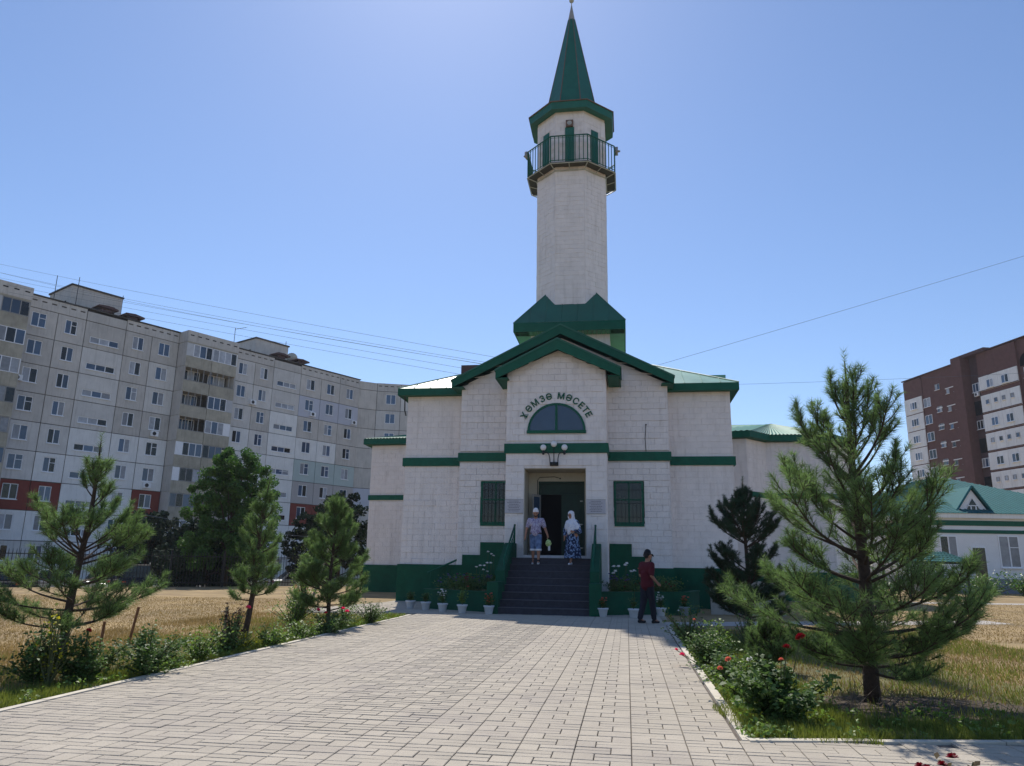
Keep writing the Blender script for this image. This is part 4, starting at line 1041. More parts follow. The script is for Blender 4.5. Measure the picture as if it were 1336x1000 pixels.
# ------------------------------------------------------------------ white house on the right
wh = thing('white_house', 'white rendered house with teal metal roof and small triangular dormer', 'house', (27.2, 50, 0), 0)
MB().box(0, 13.5, 0, 20, .9, 5.0).build('wall', M('white_render'), wh); MB().box(-.06, 13.56, -.06, 20, 0, .95).build('plinth', M('bluish_plinth'), wh)
MB().box(-.35, 13.85, -.35, 20.3, 5.0, 5.32).build('fascia_board', M('panel_pale'), wh)
for z0_, z1_ in ((4.50, 4.85), (3.98, 4.22)): MB().box(-.05, 13.3, -.06, 19, z0_, z1_).build('band', M('green_paint'), wh)
q = MB(); ax_, ay_, az_ = 6.4, 8.6, 8.95; e = .45
F = [((-e, -e, 5.33), (13.5+e, -e, 5.33), (ax_, ay_, az_)), ((-e, -e, 5.33), (ax_, ay_, az_), (ax_, 13, az_), (-e, 20+e, 5.33)), ((13.5+e, -e, 5.33), (13.5+e, 20+e, 5.33), (ax_, 13, az_), (ax_, ay_, az_))]
q = MB()
for f in F: q.face(f[::-1] if f is F[1] else f)
n = 46
for i in range(n):
    x = -e+(13.5+2*e)*(i+.5)/n; t = min((x+e)/(ax_+e), (13.5+e-x)/(13.5+e-ax_)); q.tube([(x, -e, 5.35), (x, -e+(ay_+e)*t, 5.35+(az_-5.33)*t)], .035, 4, 0, False)
for i in range(1, 50):
    y = -e+(20.9)*i/50; t = min(1, (y+e)/(ay_+e)) if y < ay_ else min(1, (20+e-y)/(20+e-13)); q.tube([(-e, y, 5.35), (-e+(ax_+e)*t, y, 5.35+(az_-5.33)*t)], .035, 4, 0, False)
q.build('roof_slope', M('teal_roof'), wh)
dm = MB(); dm.prism([(3.0, 5.75), (5.4, 5.75), (4.25, 7.55)], .35, .45); do = dm.build('dormer', M('white_render'), wh); do.location = (-.55, 0, -.5)
q = MB()
for a in ((2.75, 5.62), (5.65, 5.62)):
    q.face([(a[0], .15, a[1]), (4.25, .15, 7.75), (4.25, 5.4, 7.75), (a[0], 2.0, a[1])])
    q.tube([(a[0], .15, a[1]), (4.25, .15, 7.78)], .07, 4)
q.build('dormer_roof', M('teal_roof'), do)
MB().prism([(3.75, 6.0), (4.75, 6.0), (4.25, 6.9)], .30, .33).build('dormer_window', M('dark_glass'), do)
q = MB(); q.box(3.72, 4.78, .26, .3, 5.93, 6.0); q.box(4.05, 4.12, .26, .3, 6.0, 6.4); q.box(4.38, 4.45, .26, .3, 6.0, 6.4); q.box(3.9, 4.6, .26, .3, 6.38, 6.44); q.build('frame', M('white_frame'), do)
add_window(wh, 1.0, -.05, 2.3, 1.15, 1.5, 2, rr); add_window(wh, 4.85, -.05, 1.7, 1.35, 2.15, 2, rr, 1); add_window(wh, 8.2, -.05, 1.7, 1.35, 2.15, 2, rr, 1)
q = MB(); q.box(3.0, 3.95, -.08, -.01, .9, 3.1); q.build('door_frame', M('white_frame'), wh); MB().box(3.08, 3.87, -.10, -.085, .9, 3.0).build('door', M('dark_glass'), wh)
q = MB(); q.tube([(13.3, -.3, 5.0), (13.2, -.12, 4.7), (13.2, -.12, .3)], .06, 6); q.build('drainpipe', M('white_frame'), wh)
wh.scale = (1, 1, .95)
# tiled canopy
cn = thing('canopy', 'teal tiled canopy on dark posts before the white house', 'canopy', (22.4, 41.5, 0), 0); cn.scale = (.54, 1, .86)
q = MB(); nx_ = 30
for i in range(nx_):
    for j in range(5):
        x0, x1 = -3.4+6.8*i/nx_, -3.4+6.8*(i+1)/nx_; t0, t1 = j/5, (j+1)/5; k0, k1 = 1-.35*t0, 1-.35*t1
        q.face([(x0*k0, -1.6+1.6*t0, 2.13+.62*t0+.03), (x1*k0, -1.6+1.6*t0, 2.13+.62*t0+.03), (x1*k1, -1.6+1.6*t1, 2.13+.62*t1), (x0*k1, -1.6+1.6*t1, 2.13+.62*t1)])
        if i % 2: q.tube([((x0)*k0, -1.6+1.6*t0, 2.16+.62*t0), ((x0)*k1, -1.6+1.6*t1, 2.16+.62*t1)], .03, 4, 0, False)
q.face([(-3.4*.65, 0, 2.75), (3.4*.65, 0, 2.75), (3.4, 1.6, 2.13), (-3.4, 1.6, 2.13)]); q.face([(-3.4, -1.6, 2.13), (-2.21, 0, 2.75), (-3.4, 1.6, 2.13)]); q.face([(3.4, -1.6, 2.13), (3.4, 1.6, 2.13), (2.21, 0, 2.75)])
q.build('roof', M('teal_roof'), cn)
for x in (-2.9, 0, 2.9):
    for y in (-1.3, 1.3):
        q = MB(); q.box(x-.06, x+.06, y-.06, y+.06, 0, 2.1); q.tube([(x, y, 1.6), (x-.35, y, 2.08)], .03, 4); q.tube([(x, y, 1.6), (x+.35, y, 2.08)], .03, 4); q.build('post', M('dark_metal'), cn)
MB().box(-3.5, 3.5, -1.66, -1.56, 2.0, 2.12).build('beam', M('dark_metal'), cn)

# ------------------------------------------------------------------ fence and car park
fa, fb_ = Vector((-27, 30.9)), Vector((-5.5, 45.2)); FL = (fb_-fa).length; fang = atan2(fb_.y-fa.y, fb_.x-fa.x)
fe = thing('metal_fence', 'black metal picket fence at the far edge of the dry lawn', 'fence', (fa.x, fa.y, 0), fang)
pk = MB().tube([(0, 0, .08), (0, 0, 1.62), (0, 0, 1.74)], [.014, .014, .002], 4).mesh('picket', M('fence_black'))
n = int(FL/.15)
for i in range(n): link('picket', pk, fe, (i*.15+.05, 0, 0))
for z in (.2, 1.48): MB().box(0, FL, -.02, .02, z, z+.04).build('rail', M('fence_black'), fe)
po = MB().box(-.045, .045, -.045, .045, 0, 1.8).mesh('post', M('fence_black'))
for i in range(int(FL/2.5)+1): link('post', po, fe, (i*2.5, .05, 0))

def car(label, x, y, rz, mat, suv=False, z=-.72):
    t = thing('parked_car', label, 'car', (x, y, z), rz, 'cars parked beyond the fence')
    H = 1.72 if suv else 1.45; W_ = .9; L2 = 2.2
    bz = .95 if suv else .85
    body = [(-L2, .35), (-L2-.02, .6), (-L2+.05, bz-.05), (-L2+.9 if not suv else -L2+.15, bz+.03), (L2-1.15, bz), (L2-.15, bz-.15), (L2, .55), (L2-.03, .32)]
    q = MB(); n = len(body); k = len(q.v)
    for yy, ins in ((-W_, 0), (-W_+.06, .0), (W_-.06, .0), (W_, 0)):
        for (a, c) in body:
            zc = c if abs(yy) < W_-.01 else .35+(c-.35)*.93; q.v.append((a*(1 if abs(yy) < W_-.01 else .985), yy, zc))
    for r in range(3):
        for i in range(n): j = (i+1) % n; q.f.append((k+r*n+i, k+r*n+j, k+(r+1)*n+j, k+(r+1)*n+i)); q.m.append(0)
    q.f.append(tuple(k+i for i in range(n))); q.f.append(tuple(k+3*n+i for i in range(n-1, -1, -1))); q.m += [0, 0]
    cb = [(-L2+.25, bz), (-L2+.75 if not suv else -L2+.3, H-.05), (-.2, H), (.35, H-.06), (L2-1.2, bz-.01)] if suv else [(-L2+.55, bz), (-L2+1.15, H-.06), (-.3, H), (.25, H-.05), (L2-1.25, bz-.01)]
    k = len(q.v)
    for yy, sc in ((-W_+.05, 0), (-W_+.18, 1), (W_-.18, 1), (W_-.05, 0)): pass
    lo = [cb[0], cb[-1]]
    q.v += [(cb[0][0], -W_+.05, cb[0][1]), (cb[-1][0], -W_+.05, cb[-1][1]), (cb[-1][0], W_-.05, cb[-1][1]), (cb[0][0], W_-.05, cb[0][1])]
    top = [(a, -W_+.2, c) for a, c in cb[1:4]]+[(a, W_-.2, c) for a, c in cb[3:0:-1]]; q.v += top
    for f in ((0, 4, 9, 3), (4, 5, 8, 9), (5, 6, 7, 8), (6, 1, 2, 7), (0, 1, 6, 5, 4), (3, 9, 8, 7, 2)): q.f.append(tuple(k+i for i in f)); q.m.append(0)
    q.build('body', M(mat), t)
    g_ = MB()
    def lerp(p, r, u): return tuple(p[i]+(r[i]-p[i])*u for i in range(3))
    V = q.v[k:]; 
    def inset(ids, off):
        P = [Vector(V[i]) for i in ids]; c = sum(P, Vector())/len(P); g_.face([tuple(c+(p-c)*.86+Vector(off)) for p in P])
    inset((0, 4, 9, 3), (-.02, 0, .01)); inset((6, 1, 2, 7), (.02, 0, .01))
    inset((0, 1, 6, 5, 4), (0, -.02, 0)); inset((3, 9, 8, 7, 2), (0, .02, 0)); g_.build('window', M('dark_glass'), t)
    if suv:
        for yy in (-.62, .62): MB().tube([(-1.6, yy, H+.02), (-1.5, yy, H+.08), (.1, yy, H+.08), (.2, yy, H+.0)], .02, 5).build('roof_rail', M('pale_metal'), t)
    for wx in (-L2+.75, L2-.8):
        for wy in (-W_+.02, W_-.22):
            w_ = MB(); T = Matrix.Translation((wx, wy, .33)) @ Matrix.Rotation(-pi/2, 4, 'X'); w_.lathe([(.33, 0), (.33, .2)], (0, 0, 0), 16); w_.v = [tuple(T @ Vector(p)) for p in w_.v]; o = w_.build('wheel', M('rubber'), t)
            w2 = MB(); w2.lathe([(.2, -.012), (.2, .212)], (0, 0, 0), 10); w2.v = [tuple(T @ Vector(p)) for p in w2.v]; w2.build('rim', M('pale_metal'), o)
    for yy in (-.7, .5): MB().box(-L2-.03, -L2+.02, yy, yy+.2, .68, .8).build('tail_light', M('lamp_red'), t); MB().box(L2-.06, L2+.01, yy, yy+.2, .55, .66).build('headlight', M('globe'), t)
def gp(px, Y): return px*Y     # azimuth tangent times depth
car('black off-road car parked behind the fence beside the dark trees', -.481*46, 46, radians(115), 'car_black', True)
car('light car with a bright sun glint on its roof behind the left pine', -.578*42, 42, radians(35), 'car_silver')
car('dark car parked behind the fence near the left end of the row', -.625*41, 41, radians(100), 'car_black')
car('silver car parked farthest left behind the fence pickets', -.672*41.5, 41.5, radians(80), 'car_silver')
car('dark grey car parked between the light car and the off-road car', -.515*47, 47, radians(100), 'car_black')
car('white van-like car seen through the middle pine', -.335*50, 50, radians(120), 'car_silver', True)
car('pale car parked near the right end of the fence', -.265*52, 52, radians(30), 'car_silver')

# ------------------------------------------------------------------ vegetation
def pine(label, x, y, H, R, seed, mat='needles', whorls=None, base=.35, trunk_r=.06, den=1., lean=(0, 0), fork=None, upturn=1., nl=.075, clear=(), tufts=1., gap=0.):
    rr = random.Random(seed); nr = np.random.default_rng(seed)
    t = thing('pine_tree', label, 'pine tree', (x, y, 0), 0)
    def tp(z): k = z/H; return Vector((lean[0]*k+.02*sin(z*2.3+seed), lean[1]*k+.02*cos(z*1.9+seed), z))
    q = MB(); n = 14; q.tube([tp(H*.97*i/n) for i in range(n+1)], [trunk_r*(1-i/n)**.8+.006 for i in range(n+1)], 9); q.build('trunk', M('pine_bark'), t, True)
    shoots = []   # (p0, p1, dir) axis segments covered in needles
    wz = whorls or [base+(H-base)*((i/9.)**.9) for i in range(9)]
    for wi, (z, L, up, nb) in enumerate(wz):
        a0 = rr.uniform(0, 2*pi)
        for b_ in range(nb):
            a = a0+2*pi*b_/nb+rr.uniform(-.3, .3); Lb = L*rr.uniform(.75, 1.12); z0 = z+rr.uniform(-.08, .08)
            d = Vector((cos(a), sin(a), 0)); p = tp(z0); pts = [p.copy()]; el = up+rr.uniform(-.12, .12); ns = 7
            for k in range(ns):
                e2 = el+upturn*(k/ns)**2*.9; d2 = (d*cos(e2)+Vector((0, 0, sin(e2)))).normalized(); d = (d+Vector((rr.uniform(-.12, .12), rr.uniform(-.12, .12), 0))).normalized(); p = p+d2*(Lb/ns); pts.append(p.copy())
            r0 = max(.006, trunk_r*.25*(Lb/R)**.7); mb = MB().tube(pts, [r0*(1-k/ns)+.004 for k in range(ns+1)], 6)
            # side twigs
            for k in range(1, ns+1):
                fr = k/ns
                if fr < .22+gap*(.6 if z < H*.5 else .3): continue
                if k == ns: shoots.append((pts[k-1], pts[k], 1)); continue
                shoots.append((pts[k], pts[k+1], .75)) if fr > .34+gap*.3 else None
                for sgn in (-1, 1, 0, rr.choice((-.5, .5))):
                    if rr.random() > .95*den*(1.25-.75*z/H): continue
                    dd = (pts[k+1]-pts[k]).normalized(); sd = dd.cross(Vector((0, 0, 1))).normalized()*sgn
                    tl = Lb*(.42-.22*fr)*rr.uniform(.6, 1.15)+.06
                    td = (dd*.75+sd*.8+Vector((0, 0, rr.uniform(-.05, .6) if sgn else .55))).normalized(); p0 = pts[k]; p1 = p0+td*tl*.55; p2 = p1+(td+Vector((0, 0, .35*upturn))).normalized()*tl*.45
                    mb.tube([p0, p1, p2], [.006, .005, .003], 4)
                    shoots.append((p0.lerp(p1, .25), p1, .8)); shoots.append((p1, p2, 1))
                    if tl > .22:
                        for s2 in (-1, 1):
                            e_ = (td+td.cross(Vector((0, 0, 1)))*s2*.8+Vector((0, 0, rr.uniform(0, .5)))).normalized(); l2 = tl*rr.uniform(.3, .5); p3 = p1+e_*l2
                            mb.tube([p1, p3], [.004, .003], 4); shoots.append((p1.lerp(p3, .2), p3, 1))
            mb.build('branch', M('pine_bark'), t)
    zt_ = max(w_[0] for w_ in wz)+.05; shoots.append((tp(zt_), tp((zt_+H)/2), .8)); shoots.append((tp((zt_+H)/2), tp(H), 1))
    P0_ = np.array([s[0] for s in shoots]); P1_ = np.array([s[1] for s in shoots]); ln = np.linalg.norm(P1_-P0_, axis=1)
    cn_ = np.maximum(8, (ln*260*tufts).astype(int)); idx = np.repeat(np.arange(len(shoots)), cn_); N = len(idx)
    tt = nr.random(N)[:, None]; ax = (P1_-P0_)[idx]/np.maximum(1e-6, ln[idx])[:, None]; base_ = P0_[idx]+(P1_-P0_)[idx]*tt
    rnd = nr.normal(size=(N, 3)); perp = rnd-ax*np.sum(rnd*ax, 1)[:, None]; perp /= np.linalg.norm(perp, axis=1)[:, None]
    dirn = ax*nr.uniform(.35, 1.0, (N, 1))+perp*nr.uniform(.5, 1.0, (N, 1)); dirn /= np.linalg.norm(dirn, axis=1)[:, None]
    side = np.cross(dirn, nr.normal(size=(N, 3))); side /= np.linalg.norm(side, axis=1)[:, None]
    l = nl*nr.uniform(.75, 1.25, (N, 1)); w = nr.uniform(.0013, .0022, (N, 1))*(1+ y/14.)
    V = np.stack([base_-side*w, base_+side*w, base_+dirn*l], 1).reshape(-1, 3)
    link('needles', npmesh('needles', V, 3, M(mat)), t)
    return t, N
tot = 0
# (height, length, upward angle, branches) per whorl
def wh_list(H, R, base, n, power=.8, top_up=1.0, low_up=.1, nb=6, topL=.35):
    out = []
    for i in range(n):
        k = i/(n-1); z = base+(H*.90-base)*k**.85; L = R*(1-k)**power+topL; out.append((z, L, low_up+(top_up-low_up)*k**1.3, nb if k < .8 else 5))
    return out
W1 = [(.34, .95, .0, 5), (.50, 1.25, .04, 6), (.70, 1.5, .10, 6), (.95, 1.45, .18, 6), (1.30, 1.40, .28, 6), (1.55, 1.30, .40, 6), (1.80, 1.1, .5, 5), (2.05, 1.10, .55, 6), (2.45, .95, .72, 6), (2.72, .80, .85, 5), (3.08, .66, 1.12, 5)]
r_, n_ = pine('large sunlit pine in the right garden bed nearest the viewer', 4.07, 8.85, 4.05, 1.5, 5, 'needles', W1, trunk_r=.085, upturn=.9, nl=.095, tufts=.95, den=.84, gap=.24); tot += n_
W2 = [(.58, 1.0, .05, 6), (.80, 1.15, .15, 6), (1.02, .95, .2, 6), (1.36, .95, .40, 6), (1.52, .85, .58, 6), (1.66, .6, .8, 5), (2.15, .42, .8, 5), (2.38, .40, 1.0, 5)]
r_, n_ = pine('open layered pine behind the roses at the left', -5.88, 10.45, 3.12, 1.2, 9, 'needles', W2, trunk_r=.06, upturn=.7, lean=(.12, 0), den=.86, gap=.4, tufts=1.05, nl=.09); tot += n_
r_, n_ = pine('slender pine with bare lower trunk in the middle of the left bed', -4.62, 13.77, 2.95, .6, 12, 'needles', [(.78, .42, .15, 5), (1.0, .52, .25, 5), (1.25, .55, .35, 5), (1.55, .50, .45, 5), (1.8, .40, .6, 5), (2.05, .36, .8, 5), (2.35, .28, 1.0, 4)], trunk_r=.05, upturn=1., lean=(.22, 0), tufts=1.1, nl=.09, den=.72, gap=.25); tot += n_
r_, n_ = pine('bushy conical pine in the left bed closest to the mosque', -3.98, 17.3, 2.95, .75, 15, 'needles', [(.4, .9, .1, 6), (.7, .95, .2, 6), (.95, .9, .3, 6), (1.3, .8, .45, 6), (1.6, .72, .55, 6), (1.9, .6, .7, 6), (2.2, .5, .9, 5), (2.45, .32, 1.1, 4)], trunk_r=.045, upturn=.9, nl=.095, den=.85, gap=.2, tufts=1.2); tot += n_
r_, n_ = pine('dark shaded pine in front of the right corner of the mosque', 5.2, 16.8, 3.4, .9, 18, 'needles_shaded', [(.4, .9, .2, 6), (.7, 1.0, .25, 6), (1.0, 1.0, .35, 6), (1.3, .85, .45, 5), (1.9, 1.05, .45, 6), (2.1, .95, .6, 6), (2.4, .7, .75, 6), (2.65, .45, .9, 5), (2.85, .3, 1.1, 4)], trunk_r=.06, upturn=1., nl=.075, tufts=1.2); tot += n_
r_, n_ = pine('small low pine behind the red roses of the right bed', 3.75, 11.2, .6, .3, 22, 'needles', wh_list(.6, .28, .1, 5, .7, 1.0, .3, 6, .2), trunk_r=.02, den=.8); tot += n_

def broadleaf(label, x, y, H, R, seed, mat, leafsize, nl_, trunk=.12, zc=.55, z0=0, squash=1.1, cat='tree', name='deciduous_tree'):
    rr = random.Random(seed); nr = np.random.default_rng(seed)
    t = thing(name, label, cat, (x, y, z0), 0)
    q = MB(); q.tube([(0, 0, 0), (.05, 0, H*.3), (.0, .05, H*.55), (0, 0, H*.85)], [trunk, trunk*.8, trunk*.5, .02], 8)
    cl = []
    for i in range(300):
        a = rr.uniform(0, 2*pi); e = rr.uniform(-.9, 1.4); k = rr.uniform(.05, 1.0)**.45; c = Vector((cos(a)*cos(e)*R*k, sin(a)*cos(e)*R*k, H*zc+sin(e)*H*(1-zc)*.92*k*squash if e > 0 else H*zc+sin(e)*H*zc*.8*k)); cl.append((c, rr.uniform(.07, .16)*R))
        if i % 12 == 0: q.tube([(0, 0, H*rr.uniform(.25, .5)), (c.x*.5, c.y*.5, c.z*.6+H*.15), c], [trunk*.35, trunk*.2, .01], 5)
    q.build('trunk', M('bark'), t, True)
    C = np.array([c[0] for c in cl]); Rr = np.array([c[1] for c in cl]); idx = nr.integers(0, len(cl), nl_)
    d = nr.normal(size=(nl_, 3)); d /= np.linalg.norm(d, axis=1)[:, None]; p = C[idx]+d*(Rr[idx]*nr.random(nl_)**.45)[:, None]; p[:, 2] = np.maximum(p[:, 2], .1)
    a = nr.normal(size=(nl_, 3)); a /= np.linalg.norm(a, axis=1)[:, None]; b_ = np.cross(a, nr.normal(size=(nl_, 3))); b_ /= np.linalg.norm(b_, axis=1)[:, None]; s = leafsize*nr.uniform(.6, 1.3, (nl_, 1))
    V = np.stack([p-a*s, p+b_*s*.5, p+a*s, p-b_*s*.5], 1).reshape(-1, 3)
    link('crown', npmesh('crown', V, 4, M(mat)), t); return t
broadleaf('leafy green deciduous tree behind the field left of centre', -.366*42, 42, 7.9, 2.65, 4, 'tree_leaf', .085, 60000, zc=.42, z0=-.5)
broadleaf('dark tree behind the fence between two pines on the left', -.475*50, 50, 5.3, 2.8, 6, 'dark_hedge', .16, 9000, zc=.45, z0=-.9)
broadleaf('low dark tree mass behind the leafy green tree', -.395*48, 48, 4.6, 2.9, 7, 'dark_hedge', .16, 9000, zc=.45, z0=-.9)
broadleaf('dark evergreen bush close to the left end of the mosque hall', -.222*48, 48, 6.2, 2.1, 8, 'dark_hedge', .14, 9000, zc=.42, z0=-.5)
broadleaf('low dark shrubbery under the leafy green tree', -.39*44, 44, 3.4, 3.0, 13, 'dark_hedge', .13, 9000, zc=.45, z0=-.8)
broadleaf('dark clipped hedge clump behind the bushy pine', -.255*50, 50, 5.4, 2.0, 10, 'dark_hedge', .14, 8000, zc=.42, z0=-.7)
def bush(label, x, y, h, r, seed, mat, ls=.05, n=1500, name='bush', group=None, z0=0, stems=True, trunk_r=.012):
    t = thing(name, label, 'bush', (x, y, z0), 0, group); rr = random.Random(seed)
    q = MB(); tips = []
    for i in range(20):
        a = rr.uniform(0, 2*pi); k = rr.uniform(.15, 1.25); tip = (cos(a)*r*k, sin(a)*r*k, h*rr.uniform(.35, 1.05)*(1-.2*k)); q.tube([(0, 0, 0), (tip[0]*.5, tip[1]*.5, tip[2]*.55), tip], [trunk_r, trunk_r*.7, .003], 5); tips.append(tip)
    q.build('stem', M('stem'), t)
    def fn(r2):
        c = r2.choice(tips); k = r2.uniform(.15, 1.0); return (c[0]*k+r2.gauss(0, r*.11), c[1]*k+r2.gauss(0, r*.11), max(.02, c[2]*k**.9+r2.gauss(0, h*.06))), (c[0]*.4, c[1]*.4, .15)
    link('foliage', npmesh('foliage', leafcloud(rr, n, fn, ls), 4, M(mat)), t)
    return t, tips
BL = {}
def rose_bloom(mat, r):
    key = (mat, r)
    if key not in BL:
        V = []; rr = random.Random(5)
        for ring, (nn, el, rad) in enumerate(((3, 1.25, .25), (5, .95, .5), (6, .55, .8), (7, .15, 1.0))):
            for k in range(nn):
                a = 2*pi*(k+ring*.37)/nn; d = Vector((cos(a)*cos(el), sin(a)*cos(el), sin(el))); s = Vector((-sin(a), cos(a), 0))*r*(.32+.25*rad); c = Vector((cos(a), sin(a), 0))*r*.15*rad
                V += [tuple(c-s*.4), tuple(c+d*r*.8-s), tuple(c+d*r), tuple(c+d*r)] if False else [tuple(c-s*.5), tuple(c+s*.5), tuple(c+d*r+s*.75), tuple(c+d*r-s*.75)]
        BL[key] = npmesh('bloom', V, 4, M(mat))
    return BL[key]
def rose(label, x, y, h, r, seed, n=1200, blooms=(), mat='rose_leaf', ls=.05):
    t, tips = bush(label, x, y, h, r, seed, mat, ls, n, 'rose_bush')
    for (bx, by, bz, bm, br_) in blooms:
        MB().tube([(bx*.6, by*.6, bz*.55), (bx, by, bz)], .005, 4).build('stem', M('stem'), t)
        link('bloom', rose_bloom(bm, br_), t, (bx, by, bz), (random.uniform(-.4, .4)-.4, random.uniform(-.3, .3), 0))
    return t
rose('large dark-leaved rose bush with two dark red blooms by the kerb corner', 2.62, 7.72, .62, .42, 31, 3600, [(.24, -.05, .78, 'petal_dark', .045), (.07, -.12, .69, 'petal_dark', .038), (0, -.15, .58, 'petal_salmon', .025)], ls=.066)
rose('pale rose bush with faded salmon blooms left of the large dark one', 2.62, 8.75, .5, .40, 32, 1700, [(-.22, -.15, .46, 'petal_salmon', .03), (.0, -.2, .47, 'petal_white', .03), (-.3, -.1, .36, 'petal_salmon', .028)], 'light_leaf')
rose('rose bush with small pink blooms low at the right kerb', 2.95, 11.6, .52, .42, 33, 1900, [(-.42, -.15, .18, 'petal_pink', .042), (-.48, -.05, .24, 'petal_pink', .03)])
rose('yellow-green rose bush next to the right kerb beyond the pink one', 3.30, 12.5, .72, .30, 34, 1100, [(-.3, .1, .6, 'petal_salmon', .02)], 'light_leaf')
rose('low leafy rose filling the bed between the pale and the pink bushes', 2.85, 10.1, .42, .42, 38, 1500, [])
rose('sparse tall rose at the far end of the right kerb', 3.45, 14.9, .75, .5, 35, 800, [(-.2, 0, .6, 'petal_white', .025), (-.35, 0, .5, 'petal_salmon', .025)])
rose('thin rose with white buds before the concrete ledge', 4.35, 14.3, .8, .2, 36, 260, [(0, 0, .85, 'petal_white', .025)])
rose('broad dark rose bush at the far left before the layered pine', -4.98, 9.35, .66, .42, 41, 2200, [(.1, -.2, .6, 'petal_dark', .03)])
rose('tall rose with yellowing top leaves at the left end of the bed', -5.35, 9.05, .78, .38, 42, 1800, [])
bush('yellowing sapling leaves above the left rose bushes', -5.15, 8.95, .92, .20, 43, 'yellow_leaf', .05, 150)
rose('dense green rose bush right of the two far left ones', -4.50, 9.95, .66, .36, 44, 1900, [])
rose('low spreading rose between the dense bush and the kerb', -4.75, 10.6, .5, .4, 39, 1300, [])
rose('low rose bush with pale edges along the left kerb', -4.45, 11.4, .55, .32, 45, 1000, [], 'light_leaf')
rose('thin upright rose near the kerb in the left bed', -4.35, 12.3, .62, .30, 46, 600, [(.18, .2, .68, 'petal_pink', .04)])
bush('purple-leaved barberry shrub before the slender pine', -4.55, 13.0, .78, .24, 47, 'purple_leaf', .05, 520)
bush('bright yellow low shrub at the foot of the slender pine', -4.28, 12.8, .32, .24, 48, 'yellow_leaf', .04, 560)
rose('pale green rose in the left bed right of the yellow shrub', -4.0, 13.3, .42, .34, 49, 900, [], 'light_leaf')
rose('low sparse rose between the slender and the conical pine', -3.85, 14.6, .4, .4, 37, 700, [], 'light_leaf')
rose('rose bush with red blooms under the bushy conical pine', -3.55, 15.7, .48, .5, 50, 1500, [(-.2, -.3, .48, 'petal_pink', .035), (.28, -.25, .5, 'petal_pink', .045), (.35, -.2, .45, 'petal_pink', .04), (-.05, -.3, .42, 'petal_red', .035)])
rose('low rose bush at the far end of the left kerb', -3.2, 18.2, .6, .42, 51, 1000, [])
rose('straggly pale rose left of the one at the far end', -3.9, 18.6, .5, .5, 40, 700, [], 'light_leaf')
bush('small red-tipped shrub behind the left bed', -5.15, 19.5, 1.35, .45, 52, 'light_leaf', .06, 900)
bush('reddish young leaves over the red-tipped shrub', -5.2, 19.7, 1.7, .3, 53, 'petal_salmon', .04, 160)
bush('yellow-green shrub between the slender and the conical pine', -4.75, 17.2, .8, .5, 54, 'light_leaf', .05, 900)
bush('low green shrubs at the end of the left side path', -5.6, 20.6, .6, .6, 55, 'leaf', .05, 900)
bush('spindly climbing shrub against the left plinth', -7.7, 29, 2.6, .5, 56, 'light_leaf', .06, 500, z0=0)
for i, (x, y, h, r, mt, lb) in enumerate([(30.2, 45, 1.9, 1.2, 'leaf', 'tall bright bush before the plinth of the white house'), (27.2, 44, 1.5, 1.8, 'leaf', 'wide dark bush left of the tall one before the white house'), (32.6, 44.5, 1.3, 1.0, 'light_leaf', 'rounded yellow-green bush right of the white house door'), (21.8, 40, 2.4, 1.3, 'light_leaf', 'leafy young tree under the teal canopy edge'), (24.3, 42.5, 1.5, 1.4, 'leaf', 'dense bush below the teal canopy'), (18.5, 39, 1.6, 1.6, 'leaf', 'green bush far behind the large sunlit pine')]):
    bush(lb, x, y, h, r, 60+i, mt, .13, 1400, trunk_r=.03)
# bare twigs round the large pine's foot and the reddish rose tip in the foreground
t = thing('dry_twigs', 'bare dry twigs spread round the foot of the large pine', 'twigs', (4.1, 8.8, 0)); rr = random.Random(9); q = MB()
for i in range(150):
    a = rr.uniform(0, 2*pi); r = rr.uniform(.1, 1.25); p = Vector((cos(a)*r*1.2, sin(a)*r*.7, rr.uniform(0, .05))); d = Vector((rr.uniform(-1, 1), rr.uniform(-1, 1), rr.uniform(.0, .9))).normalized(); l = rr.uniform(.12, .4); q.tube([p, p+d*l*.5, p+d*l+Vector((0, 0, rr.uniform(-.05, .05)))], [.004, .003, .001], 3)
q.build('twig', M('dead_twig'), t, kind='stuff')
t, tips = bush('reddish young rose tips poking up at the bottom edge near the viewer', 2.02, 3.75, .40, .12, 71, 'red_leaf', .034, 420, 'rose_bush', z0=.26, trunk_r=.005)
q = MB()
for i in range(6): q.tube([(random.uniform(-.05, .05), random.uniform(-.05, .05), -.27), (0, 0, 0)], .006, 5)
q.build('stem', M('stem'), t)
for i in range(5): link('bloom', rose_bloom('petal_dark', .02), t, (random.uniform(-.11, .11), random.uniform(-.04, .04), random.uniform(.30, .36)))

# grass
def blades(name, label_kind, sampler, n, h, w, mat, seed):
    nr = np.random.default_rng(seed); P = sampler(nr, n); n = len(P)
    a = nr.uniform(0, 2*pi, n); d = np.stack([np.cos(a), np.sin(a), np.zeros(n)], 1); ln = nr.uniform(0, .6, n)[:, None]
    hh = h*nr.uniform(.45, 1.4, (n, 1)); b2 = nr.uniform(0, 2*pi, n); ld = np.stack([np.cos(b2), np.sin(b2), np.zeros(n)], 1)
    top = P+ld*ln*hh+np.array([0, 0, 1.])*hh; ww = w*nr.uniform(.6, 1.3, (n, 1))
    V = np.stack([P-d*ww, P+d*ww, top], 1).reshape(-1, 3); link(name, npmesh(name, V, 3, M(mat)), None, kind='stuff', label=label_kind, category='grass')
def strip(nr, n, s0f, s1f, v0, v1, pw=1.):
    v = v0+(v1-v0)*nr.random(n)**pw; k = nr.random(n); s = s0f+(s1f-s0f)*k
    return np.stack([OX+s*UX+v*VX, OY+s*UY+v*VY, np.zeros(n)], 1)
